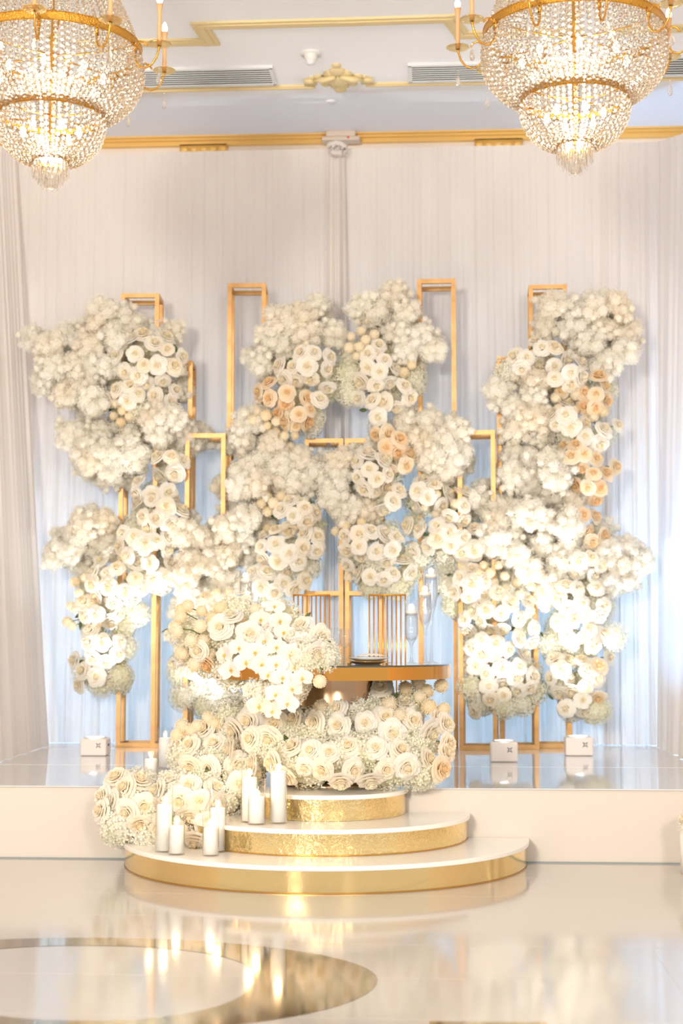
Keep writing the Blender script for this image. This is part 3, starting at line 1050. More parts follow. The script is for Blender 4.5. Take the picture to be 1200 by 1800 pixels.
arrangement('rose and spray cluster at upper right of centre, against the topmost frame', TY, [
    (S, 645, 540, 40, 24), (S, 690, 520, 18, 26), (S, 705, 560, 44, 46), (S, 755, 610, 22, 46), (S, 708, 610, 36, 34), (S, 735, 585, 30, 34), (S, 660, 580, 30, 30), (S, 685, 545, 34, 26), (S, 730, 640, 26, 26),
    (RO, 660, 645, 46, 52, 0.06), (RO, 695, 685, 44, 42, 0.06), (RO, 668, 715, 36, 34, 0.06), (WD, 672, 755, 26, 26, 0.05), (WD, 690, 775, 32, 36, 0.06), (WD, 700, 810, 34, 30, 0.06), (MU, 640, 610, 36, 34, 0.09), (MU, 690, 645, 44, 16, 0.10), (HY, 618, 675, 20, 44), (HY, 728, 670, 20, 26), (HY, 625, 625, 24, 26)],
    107, extras=[(MU, 646, 562, 655, 595), (MU, 632, 582, 650, 600), (RO, 628, 700, 650, 690)])
arrangement('cream rose and spray diagonal right of centre, falling towards the glass candle holders', TY, [
    (S, 735, 745, 44, 30), (S, 790, 755, 32, 32), (S, 775, 805, 50, 46), (S, 810, 800, 22, 36), (S, 835, 880, 26, 36), (S, 740, 800, 36, 30), (S, 872, 890, 26, 26), (S, 800, 840, 34, 30), (S, 850, 860, 24, 26), (S, 760, 780, 44, 36), (S, 710, 760, 26, 24),
    (RO, 755, 870, 44, 38, 0.06), (RO, 800, 890, 44, 40, 0.07), (RO, 780, 940, 56, 40, 0.08), (RO, 825, 955, 40, 38, 0.06), (RO, 730, 920, 24, 34, 0.05), (WD, 745, 880, 30, 26, 0.09), (MU, 780, 885, 46, 26, 0.11), (HY, 735, 970, 26, 34), (HY, 790, 985, 40, 34)],
    108, extras=[(MU, 815, 875, 795, 885), (MU, 736, 850, 745, 865), (RO, 725, 970, 745, 965)])
arrangement('broad cream flower cloud at upper right, with dimmer warm-toned roses down its right side', TY, [
    (S, 985, 560, 46, 46), (S, 1060, 540, 56, 36), (S, 1050, 590, 46, 36), (S, 1100, 605, 18, 40), (S, 1070, 640, 22, 26), (S, 1010, 590, 40, 30), (S, 950, 690, 50, 42), (S, 905, 715, 40, 30), (S, 878, 725, 18, 14), (S, 935, 745, 50, 40), (S, 915, 830, 42, 52), (S, 960, 830, 54, 54), (S, 900, 775, 26, 26), (S, 980, 880, 46, 26), (S, 875, 690, 16, 14), (S, 945, 780, 44, 30), (S, 930, 860, 40, 34), (S, 1010, 560, 40, 36), (S, 985, 700, 30, 30), (S, 1040, 530, 26, 24), (S, 1085, 575, 34, 34),
    (RO, 920, 635, 34, 30, 0.05), (RO, 965, 625, 42, 34, 0.06), (RO, 990, 655, 52, 40, 0.06), (WD, 1010, 680, 36, 26, 0.08), (WD, 1045, 695, 32, 50, 0.06), (RO, 1000, 735, 44, 36, 0.07), (RO, 1045, 765, 36, 36, 0.06), (WD, 1020, 800, 50, 34, 0.06), (WD, 1040, 845, 38, 46, 0.05), (MU, 1005, 708, 40, 22, 0.10), (MU, 1040, 715, 30, 24, 0.10), (HY, 910, 655, 36, 28), (HY, 1010, 770, 40, 40)],
    109, extras=[(RO, 1087, 747, 1062, 755), (WD, 1083, 820, 1050, 823), (WD, 1058, 830, 1040, 835), (RO, 940, 598, 945, 615)])
arrangement('brightest white cascade at right, hanging above the middle uplight', TY - 0.05, [
    (S, 880, 935, 44, 44), (S, 930, 915, 54, 40), (S, 975, 935, 60, 50), (S, 1000, 975, 44, 40), (S, 930, 980, 56, 46), (S, 955, 1025, 40, 36), (S, 860, 980, 34, 30), (S, 905, 955, 50, 36), (S, 985, 960, 50, 40), (S, 900, 900, 30, 24), (S, 1010, 930, 34, 34),
    (RO, 830, 1030, 46, 44, 0.06), (RO, 880, 1070, 62, 48, 0.10), (RO, 835, 1085, 34, 40, 0.06), (RO, 870, 1125, 62, 46, 0.10), (RO, 925, 1100, 30, 46, 0.06), (RO, 885, 1170, 56, 40, 0.09), (RO, 920, 1195, 30, 34, 0.06), (RO, 840, 1160, 30, 34, 0.05), (HY, 840, 1215, 34, 36, 0.04), (HY, 890, 1235, 44, 30, 0.05), (HY, 930, 1215, 24, 34), (RO, 875, 1215, 54, 30, 0.07), (MU, 850, 1010, 56, 24, 0.11), (MU, 905, 1040, 40, 22, 0.12), (MU, 930, 1040, 14, 30, 0.12), (HY, 790, 1045, 26, 40), (HY, 880, 1030, 40, 30, 0.02)],
    110, extras=[(RO, 818, 1168, 845, 1160), (RO, 938, 1205, 920, 1195), (RO, 832, 1252, 850, 1240), (MU, 845, 1001, 860, 1020)])
arrangement('white and warm-toned cascade at far right, hanging behind the right uplight', TY, [
    (S, 1085, 975, 40, 46), (S, 1128, 985, 22, 24), (S, 1060, 1010, 40, 40), (S, 1040, 960, 34, 30), (S, 1095, 1020, 30, 26), (S, 1070, 980, 46, 44), (S, 1110, 990, 34, 24), (S, 1060, 930, 22, 26),
    (WD, 1020, 915, 38, 34, 0.05), (WD, 1045, 940, 26, 26, 0.06), (RO, 1030, 990, 40, 34, 0.10), (RO, 1005, 1050, 40, 44, 0.08), (RO, 1040, 1060, 40, 44, 0.08), (RO, 1000, 1100, 40, 40, 0.06), (RO, 1040, 1120, 34, 40, 0.06), (RO, 985, 1185, 30, 44, 0.06), (RO, 1020, 1190, 46, 40, 0.07), (WD, 1050, 1190, 24, 50, 0.06), (RO, 1010, 1230, 44, 34, 0.06), (HY, 975, 1130, 26, 44), (HY, 1010, 1140, 40, 30, 0.03), (HY, 1040, 1250, 34, 30, 0.03), (HY, 990, 1215, 34, 30, 0.02), (HY, 1050, 1075, 26, 30, 0.05)],
    111, extras=[(HY, 1078, 1120, 1050, 1120), (RO, 1072, 1155, 1045, 1160), (RO, 1062, 1050, 1040, 1055)])

# ------------------------------------------------------------------ the table and its setting
ZTAB = HS + 0.748
TC = Vector((XC + 0.016, 9.78, 0))
tc_ = at_y(583, 1180, 9.78)
TC.x = tc_.x
TR = 208 * ppm(tc_)
tb = thing('round_table', (TC.x, TC.y, HS), 'round table with a gold band rim and glass top between the flower mounds', 'table')
zt = ZTAB - HS
mb = MB(); mb.lathe([(0, zt - 0.010), (TR, zt - 0.010)], 96); mb.lathe([(TR, zt - 0.010), (TR, zt - 0.088)], 96); mb.lathe([(TR, zt - 0.088), (0, zt - 0.086)], 96); make('gold_rim', mb, M['gold_rim'], tb)
mb = MB(); mb.lathe([(0, zt), (TR + 0.002, zt)], 96); mb.cur = 1; mb.lathe([(TR + 0.002, zt), (TR + 0.002, zt - 0.009)], 96)
make('glass_top', mb, [M['table_glass'], M['glass_edge']], tb, smooth=False)
mb = MB(); mb.lathe([(0.34, zt - 0.087), (0.34, 0.03), (0.36, 0.03), (0.36, 0.0)], 64); make('pedestal', mb, M['pedestal'], tb)


def on_table(px, y):
    p = at_y(px, 1167, y)
    p.z = ZTAB
    return p


def stemmed_holder(px, y, top, fl_top, bowl_bot, hw, label):
    """Tall stemmed glass candle holder with water; the floating candle in it is a thing of its own."""
    p = on_table(px, y)
    u = ppm(p)
    H_ = at_y(px, top, y).z - ZTAB
    sb = at_y(px, bowl_bot, y).z - ZTAB
    r = hw * u
    v = thing('candle_glass', (p.x, p.y, ZTAB), label, 'candle holder')
    mb = MB()
    mb.lathe([(0.0, 0.003), (r * 0.95, 0.003), (r * 0.9, 0.006), (0.012, 0.014), (0.007, sb * 0.35), (0.006, sb * 0.7), (0.012, sb * 0.93), (r * 0.75, sb * 1.12), (r, sb * 1.32), (r, H_)], 28)
    make('bowl', mb, M['glass'], v)
    wl = H_ - (fl_top[1] - top) * u
    mb = MB()
    mb.lathe([(0.0, sb * 1.02), (r * 0.70, sb * 1.14), (r * 0.95, sb * 1.33), (r * 0.95, wl), (0, wl)], 28)
    make('water', mb, M['water'], v)
    c = thing('floating_candle', (p.x, p.y, ZTAB + wl - 0.012), 'lit candle floating in the ' + label.replace('tall ', '').replace('candle ', '').replace('stemmed ', '').replace('between its two neighbours', 'in the middle'), 'candle')
    mb = MB(); mb.lathe([(0, 0.0), (r * 0.7, 0.0), (r * 0.86, 0.012), (r * 0.86, 0.030), (0, 0.034)], 20); make('wax', mb, M['wax'], c)
    flame(c, 0.034, 0.026)
    return v


def flame(parent, z, h, light=0.5):
    mb = MB(); mb.tube([(0, 0, z - 0.003), (0.0005, 0, z + 0.008)], 0.0012, 5); make('wick', mb, M['wick'], parent)
    mb = MB(); mb.lathe([(0.0005, z + 0.004), (h * 0.12, z + h * 0.24), (h * 0.145, z + h * 0.38), (h * 0.085, z + h * 0.66), (0.0005, z + h)], 12); make('flame', mb, M['flame'], parent)
    if light:
        l = lamp('POINT', 'candle_light', parent.location + Vector((0, 0, z + h * 0.8)), light, (1.0, 0.66, 0.32), shadow_soft_size=0.02)


stemmed_holder(723, 9.58, 1054, (1075, 1078), 1128, 12, 'shortest stemmed glass candle holder at the right of the table')
stemmed_holder(747, 9.75, 1025, (1046, 1046), 1100, 12, 'tall stemmed glass candle holder between its two neighbours at the right of the table')
stemmed_holder(758, 9.92, 997, (1014, 1014), 1075, 12, 'tallest stemmed glass candle holder at the right of the table')
stemmed_holder(431, 9.85, 1003, (1022, 1022), 1088, 11, 'tallest stemmed glass candle holder behind the table flowers')
stemmed_holder(434, 9.70, 1040, (1052, 1052), 1108, 11, 'middle stemmed glass candle holder behind the table flowers')
stemmed_holder(463, 9.80, 1058, (1072, 1072), 1118, 11, 'short stemmed glass candle holder behind the table flowers')


def wine_glass(px, y, top, hw, label):
    p = on_table(px, y)
    u = ppm(p)
    h, r = at_y(px, top, y).z - ZTAB, hw * u
    v = thing('wine_glass', (p.x, p.y, ZTAB), label, 'glass')
    mb = MB(); mb.lathe([(0, 0.002), (r * 0.95, 0.002), (r * 0.9, 0.004), (0.006, 0.010), (0.0035, 0.02)], 24); make('foot', mb, M['glass'], v)
    mb = MB(); mb.lathe([(0.0035, 0.02), (0.0035, h * 0.42), (0.006, h * 0.46)], 10); make('stem', mb, M['glass'], v)
    mb = MB(); mb.lathe([(0.004, h * 0.45), (r * 0.6, h * 0.52), (r, h * 0.68), (r * 0.95, h * 0.8), (r * 0.72, h)], 28); make('bowl', mb, M['glass'], v)


wine_glass(589, 9.80, 1103, 13, 'clear wine glass close to the table flowers, left of its twin')
wine_glass(606, 9.60, 1104, 11, 'clear wine glass right of its twin, left of the plates')

p = on_table(646, 9.55)
u = ppm(p)
mb = MB(); mb.lathe([(0, 0.004), (0.075, 0.004), (0.115, 0.016), (0.118, 0.018), (0.115, 0.014), (0.075, 0.0), (0, 0.0)], 40)
tag(make('charger_plate', mb, M['cutlery'], None, (p.x, p.y, ZTAB + 0.001)), 'wide gold edged charger plate under the white plate', 'plate')
mb = MB(); mb.lathe([(0, 0.006), (0.08, 0.006), (0.128, 0.020), (0.130, 0.022), (0.128, 0.018), (0.08, 0.0), (0, 0.0)], 40)
tag(make('dinner_plate', mb, M['china'], None, (p.x + 0.005, p.y, ZTAB + 0.021)), 'white dinner plate with a folded napkin on it', 'plate')
mb = MB()
mb.grid(lambda a, b: (p.x + 0.02 + (a - 0.5) * 0.17, p.y + (b - 0.5) * 0.10, ZTAB + 0.049 + 0.016 * sin(pi * a) ** 0.5 * (0.4 + 0.6 * sin(pi * b)) + 0.003 * sin(b * 14)), 14, 10)
mb.grid(lambda a, b: (p.x + 0.02 + (a - 0.5) * 0.17, p.y + (b - 0.5) * 0.10, ZTAB + 0.046), 2, 2)
tag(make('napkin', mb, M['linen']), 'folded cream napkin lying on the white dinner plate', 'napkin')
for k, (px, py, lab) in enumerate(((616, 9.5, 'gold fork lying left of the plates'), (682, 9.55, 'gold knife lying right of the plates'))):
    q = on_table(px, py)
    mb = MB(); mb.tube([(-0.01, -0.09, 0.006), (0, 0, 0.006), (0.004, 0.05, 0.008)], [0.006, 0.004, 0.003], 8)
    if k:
        mb.box((0.005, 0.10, 0.008), (0.016, 0.10, 0.003))
    else:
        for s in (-1, 0, 1):
            mb.box((0.005 + s * 0.006, 0.085, 0.009), (0.003, 0.07, 0.003))
        mb.box((0.005, 0.052, 0.009), (0.018, 0.012, 0.003))
    o = tag(make(('fork', 'knife')[k], mb, M['cutlery'], None, (q.x, q.y, ZTAB)), lab, 'cutlery')


def chair(px0, px1, top, y, label):
    a, b = at_y(px0, top, y), at_y(px1, top, y)
    w = b.x - a.x
    h = a.z - HS
    v = thing('dining_chair', ((a.x + b.x) / 2, y, HS), label, 'chair')
    r = 0.0055
    bars = 9
    bm_ = MB(); bm_.tube([(0, 0, 0.42), (0, 0, h)], r, 8); bar = bm_.mesh('back_bar', M['gold_chair'])
    for k in range(bars):
        link('back_bar', bar, v, (-w / 2 + w * k / (bars - 1), 0, 0))
    mb = MB(); mb.tube([(-w / 2 - r, 0, h), (w / 2 + r, 0, h)], r * 1.2, 8); make('top_rail', mb, M['gold_chair'], v)
    sw = 0.42
    mb = MB()
    zc = 0.42
    q = [(-sw / 2, 0.0), (sw / 2, 0.0), (sw / 2, 0.42), (-sw / 2, 0.42)]
    for i in range(4):
        c0, c1 = q[i], q[(i + 1) % 4]
        mb.tube([(c0[0], c0[1], zc), (c1[0], c1[1], zc)], 0.010, 8)
    make('seat_frame', mb, M['gold_chair'], v)
    mb = MB(); mb.box((0, 0.21, zc + 0.035), (sw - 0.02, 0.41, 0.05)); bevel(make('seat', mb, M['cushion'], v), 0.018, 3)
    lm = MB(); lm.tube([(0, 0, 0.0), (0, 0, 0.42)], 0.009, 8); leg = lm.mesh('leg', M['gold_chair'])
    for x, yy in q:
        link('leg', leg, v, (x, yy, 0))
    v.rotation_euler = (0, 0, pi)
    return v


chair(516, 579, 1046, 11.0, 'gold chair with vertical bar back, left one, half hidden by table flowers')
chair(649, 712, 1046, 11.0, 'gold chair with vertical bar back, right one, seen whole above the table')

# flowers on and around the table
def drape_over(px, py):           # the heap spills over the table's front edge
    dx = max(-0.97, min(0.97, (px - 583) / 208))
    yr = 9.78 - TR * sqrt(1 - dx * dx)
    t = max(0, min(1, (py - 1105) / 50))
    return 9.50 * (1 - t) + (yr - 0.03) * t


arrangement('cream roses and white orchids heaped on the left end of the table', 9.45, [
    ('orchid', 480, 1085, 34, 34, 0.08), ('orchid', 500, 1130, 46, 36, 0.08), ('orchid', 440, 1150, 60, 34, 0.06), ('orchid', 485, 1180, 46, 36, 0.05), ('orchid', 497, 1225, 42, 46, 0.04), ('orchid', 465, 1215, 34, 40, 0.03), ('orchid', 415, 1172, 44, 22, 0.06), ('orchid', 530, 1190, 26, 26, 0.05),
    (RO, 415, 1105, 64, 42, 0.02), (RO, 385, 1140, 60, 36, 0.06), (WD, 385, 1162, 40, 22, 0.08), (RO, 540, 1120, 42, 44, 0.04), (RO, 555, 1150, 36, 24, 0.08), (HY, 450, 1110, 66, 38), (RO, 572, 1145, 20, 34, 0.04), (MU, 335, 1110, 34, 40, 0.05), (MU, 390, 1080, 52, 20, 0.02), (MU, 345, 1150, 30, 26, 0.06), (HY, 535, 1155, 40, 24), (HY, 390, 1130, 50, 30), (RO, 480, 1110, 50, 40, 0.0), (RO, 470, 1160, 50, 26, 0.04)],
    201, 1.32, extras=[(MU, 318, 1072, 365, 1110), (MU, 308, 1103, 355, 1117), (MU, 316, 1146, 350, 1140), (MU, 449, 1071, 442, 1095), (MU, 330, 1065, 372, 1095), (MU, 490, 1095 - 30, 480, 1090), (MU, 562, 1198, 562, 1172)], bulge=0.8,
    base=Vector((at_y(450, 1170, 9.45).x, 9.45, ZTAB + 0.002)), yfun=drape_over)


def slope(px, py):                # the base mound: nearer towards its foot
    return 9.62 - 0.55 * max(0, min(1, (py - 1210) / 190)) + 0.12 * ((px - 600) / 200) ** 2


arrangement('dense cream rose and hydrangea mound around the foot of the table', 9.4, [
    (RO, 600, 1340, 170, 48, 0.05), (RO, 640, 1270, 150, 52, 0.02), (RO, 490, 1270, 100, 50, 0.02), (RO, 720, 1320, 80, 60, 0.03), (RO, 470, 1320, 80, 50, 0.04), (RO, 560, 1235, 50, 22, 0.0),
    (HY, 600, 1300, 170, 80), (HY, 520, 1300, 110, 70), (HY, 700, 1350, 80, 38), (HY, 660, 1240, 70, 34), (HY, 430, 1265, 50, 34), (MU, 720, 1240, 50, 40, 0.06), (MU, 570, 1235, 50, 30, 0.05), (RO, 430, 1290, 50, 40, 0.02), (RO, 660, 1215, 30, 20, 0.0)],
    202, 1.42, extras=[(MU, 775, 1205, 745, 1225), (MU, 780, 1246, 750, 1250), (RO, 785, 1272, 755, 1280), (RO, 790, 1308, 755, 1305), (WD, 778, 1352, 745, 1345), (MU, 563, 1203, 563, 1240), (MU, 735, 1200, 725, 1225), (MU, 712, 1210, 715, 1235), (RO, 668, 1206, 668, 1240), (MU, 750, 1215, 735, 1240)],
    bulge=0.25, base=at_z(600, 1392, HS + 0.002), yfun=slope, leaves=16, cap=295)


def slope2(px, py):               # the cascade follows the steps down towards the viewer
    return 9.66 - 0.72 * max(0, min(1, (py - 1270) / 220))


arrangement('cream rose cascade spilling down the steps at the left, among the pillar candles', 9.2, [
    (RO, 368, 1330, 76, 44, 0.0), (RO, 390, 1290, 56, 36, 0.0), (RO, 330, 1400, 70, 50, 0.02), (RO, 235, 1410, 56, 54, 0.03), (RO, 400, 1360, 60, 50, 0.02), (RO, 300, 1440, 50, 44, 0.03), (RO, 350, 1460, 44, 34, 0.03), (RO, 268, 1388, 36, 18, 0.0),
    (HY, 230, 1430, 62, 52), (HY, 345, 1395, 80, 54), (HY, 400, 1330, 60, 60), (HY, 250, 1465, 46, 22, 0.03), (HY, 340, 1445, 60, 40), (HY, 440, 1350, 40, 40), (MU, 330, 1290, 30, 16, 0.02), (MU, 370, 1275, 24, 16, 0.02), (HY, 205, 1435, 40, 44)],
    203, 1.42, extras=[(MU, 320, 1276, 340, 1305), (MU, 347, 1276, 355, 1310), (RO, 176, 1425, 205, 1432), (RO, 203, 1366, 215, 1392), (MU, 365, 1262, 372, 1290), (MU, 377, 1272, 380, 1300), (RO, 178, 1400, 210, 1410)],
    bulge=0.25, base=at_z(300, 1490, HS / 3 + 0.002), yfun=slope2, leaves=12, cap=295)


# ------------------------------------------------------------------ pillar candles in glass cylinders
def pillar(px, base, wax_top, glass_top, hw, zlev, place, light=1.0):
    p = at_z(px, base, zlev)
    u = ppm(p)
    r, hw_, hg = hw * u, (base - wax_top) * u, (base - glass_top) * u
    g = thing('candle_cylinder', (p.x, p.y, zlev + 0.001), 'clear glass cylinder around the ' + place.replace(' pillar', '').replace(' white', ''), 'candle holder')
    mb = MB(); mb.lathe([(0, 0.0), (r, 0.0), (r, hg)], 32); make('cylinder', mb, M['candle_glass'], g)
    c = thing('pillar_candle', (p.x, p.y, zlev + 0.009), place, 'candle')
    mb = MB(); rw = r - 0.007
    mb.lathe([(0, 0.0), (rw, 0.0), (rw, hw_ - 0.014), (rw - 0.003, hw_ - 0.010), (rw * 0.5, hw_ - 0.015), (0, hw_ - 0.017)], 32); make('wax', mb, M['wax'], c)
    flame(c, hw_ - 0.017, 0.050, light)


Z1, Z2 = HS / 3, HS * 2 / 3
pillar(288, 1497, 1415, 1385, 15.5, Z1, 'tall white pillar candle at left on the lowest step')
pillar(310, 1502, 1452, 1430, 14.5, Z1, 'short white pillar candle at left on the lowest step')
pillar(370, 1504, 1455, 1430, 14.5, Z1, 'short white pillar candle on the lowest step before a taller one')
pillar(382, 1497, 1421, 1385, 15.0, Z1, 'taller white pillar candle behind the short one at the second riser')
pillar(438, 1445, 1367, 1340, 15.0, Z2, 'tall white pillar candle standing behind on the middle step')
pillar(451, 1449, 1401, 1370, 15.5, Z2, 'short white pillar candle in front on the middle step')
pillar(489, 1447, 1357, 1326, 15.5, Z2, 'tallest white pillar candle at the right on the middle step')
pillar(290, 1350, 1297, 1279, 13.0, HS, 'tallest pillar candle on the stage behind the cascade', 0.5)
pillar(315, 1348, 1310, 1295, 12.5, HS, 'lowest pillar candle on the stage behind the cascade', 0.5)
pillar(345, 1348, 1303, 1280, 13.0, HS, 'pillar candle among pompons on the stage behind the cascade', 0.5)
pillar(265, 1378, 1334, 1322, 13.5, HS, 'pillar candle on the stage edge above the left flowers', 0.5)


# ------------------------------------------------------------------ battery uplights with their printed emblem
def uplight(px0, px1, base, top, label, aim, power, emblem=True):
    a, b = at_z(px0, base, HS), at_z(px1, base, HS)
    u = ppm(a)
    w, h = b.x - a.x, (base - top) * u
    d = w * 0.85
    v = thing('uplight', ((a.x + b.x) / 2, a.y, HS), label, 'light')
    mb = MB(); mb.box((0, d / 2, h / 2 + 0.001), (w, d, h)); bevel(make('case', mb, M['lamp_case'], v, smooth=False), w * 0.07, 3)
    mb = MB(); mb.lathe([(w * 0.40, h + 0.001), (w * 0.40, h + 0.010), (w * 0.34, h + 0.010)], 24, (0, d / 2, 0)); make('bezel', mb, M['plastic'], v)
    mb = MB(); mb.lathe([(w * 0.34, h + 0.006), (0, h + 0.012)], 24, (0, d / 2, 0)); make('lens', mb, M['lens'], v)
    if emblem:
        mb = MB()
        ex, ez, R_ = w * 0.20, h * 0.62, w * 0.062
        yf = -0.0012
        for k in range(20):
            t0, t1 = 2 * pi * k / 20, 2 * pi * (k + 1) / 20
            mb.add([(ex + q * cos(t), yf, ez + q * sin(t)) for t in (t0, t1) for q in (R_ * 0.72, R_)], [(0, 1, 3, 2)])
        for k in range(3, 14):                                     # the small letter C inside the ring
            t0, t1 = 2 * pi * k / 17 - 0.2, 2 * pi * (k + 1) / 17 - 0.2
            mb.add([(ex + q * cos(t), yf, ez + q * sin(t)) for t in (t0, t1) for q in (R_ * 0.32, R_ * 0.52)], [(0, 1, 3, 2)])
        for q in range(4):                                         # four crossed knob-ended strokes
            an = pi / 4 + q * pi / 2
            for rr, s in ((1.05, 0.16), (1.3, 0.14), (1.55, 0.20), (1.72, 0.20)):
                ox, oz = (0.14, -0.14) if rr > 1.6 else (0, 0)
                cx_, cz_ = ex + R_ * (rr * cos(an)), ez + R_ * (rr * sin(an))
                s_ = R_ * s
                mb.add([(cx_ + s_ * cos(t), yf, cz_ + s_ * sin(t)) for t in [2 * pi * j / 8 for j in range(8)]], [tuple(range(8))])
            for sd in (-1, 1):
                cx_, cz_ = ex + R_ * (1.62 * cos(an) - sd * 0.22 * sin(an)), ez + R_ * (1.62 * sin(an) + sd * 0.22 * cos(an))
                s_ = R_ * 0.17
                mb.add([(cx_ + s_ * cos(t), yf, cz_ + s_ * sin(t)) for t in [2 * pi * j / 8 for j in range(8)]], [tuple(range(8))])
        make('emblem', mb, M['black_ink'], v, smooth=False)
        mb = MB(); mb.box((w / 2 + 0.001, d * 0.45, h * 0.62), (0.006, d * 0.2, h * 0.14)); make('port', mb, M['blue_port'], v)
    src = Vector(((a.x + b.x) / 2, a.y + d / 2, HS + h + 0.03))
    lamp('SPOT', 'uplight_beam', src, power, (0.93, 0.97, 1.0), aim, spot_size=radians(76), spot_blend=0.9, shadow_soft_size=0.05)


UPW = 140
uplight(140, 187, 1329, 1299, 'white square uplight with emblem at the left of the stage', at_y(205, 900, TY - 0.15), UPW)
uplight(862, 910, 1340, 1305, 'white square uplight with emblem under the brightest cascade', at_y(885, 980, TY - 0.15), UPW)
uplight(994, 1043, 1329, 1297, 'white square uplight with emblem at the right of the stage', at_y(1035, 900, TY - 0.15), UPW)
uplight(350, 396, 1330, 1300, 'white square uplight half hidden behind the pillar candles', at_y(370, 1090, TY - 0.1), UPW * 0.8)


# ------------------------------------------------------------------ chandeliers
def bead_strand(name, prof, step, r, ph=0.0):
    """A string of cut beads along a profile given as (radius, z) points; lies in the x-z plane."""
    mb = MB()
    pts = [Vector((a, 0, b)) for a, b in prof]
    d = step * ph
    for a, b in zip(pts, pts[1:]):
        L = (b - a).length
        while d <= L:
            p = a.lerp(b, d / L)
            ball(mb, p, r, 1)
            d += step
        d -= L
    return mb.mesh(name, M['crystal_bead'], False)


def smooth_prof(pts, n=6):
    out = []
    P = [Vector((a, b)) for a, b in pts]
    for i in range(len(P) - 1):
        p0, p1, p2, p3 = P[max(i - 1, 0)], P[i], P[i + 1], P[min(i + 2, len(P) - 1)]
        for k in range(n):
            t = k / n
            out.append(tuple(0.5 * ((2 * p1) + (p2 - p0) * t + (2 * p0 - 5 * p1 + 4 * p2 - p3) * t * t + (3 * p1 - p0 - 3 * p2 + p3) * t ** 3)))
    out.append(tuple(P[-1]))
    return out


U0 = ppm(at_y(1008, 57, 8.6))
_cm = {}


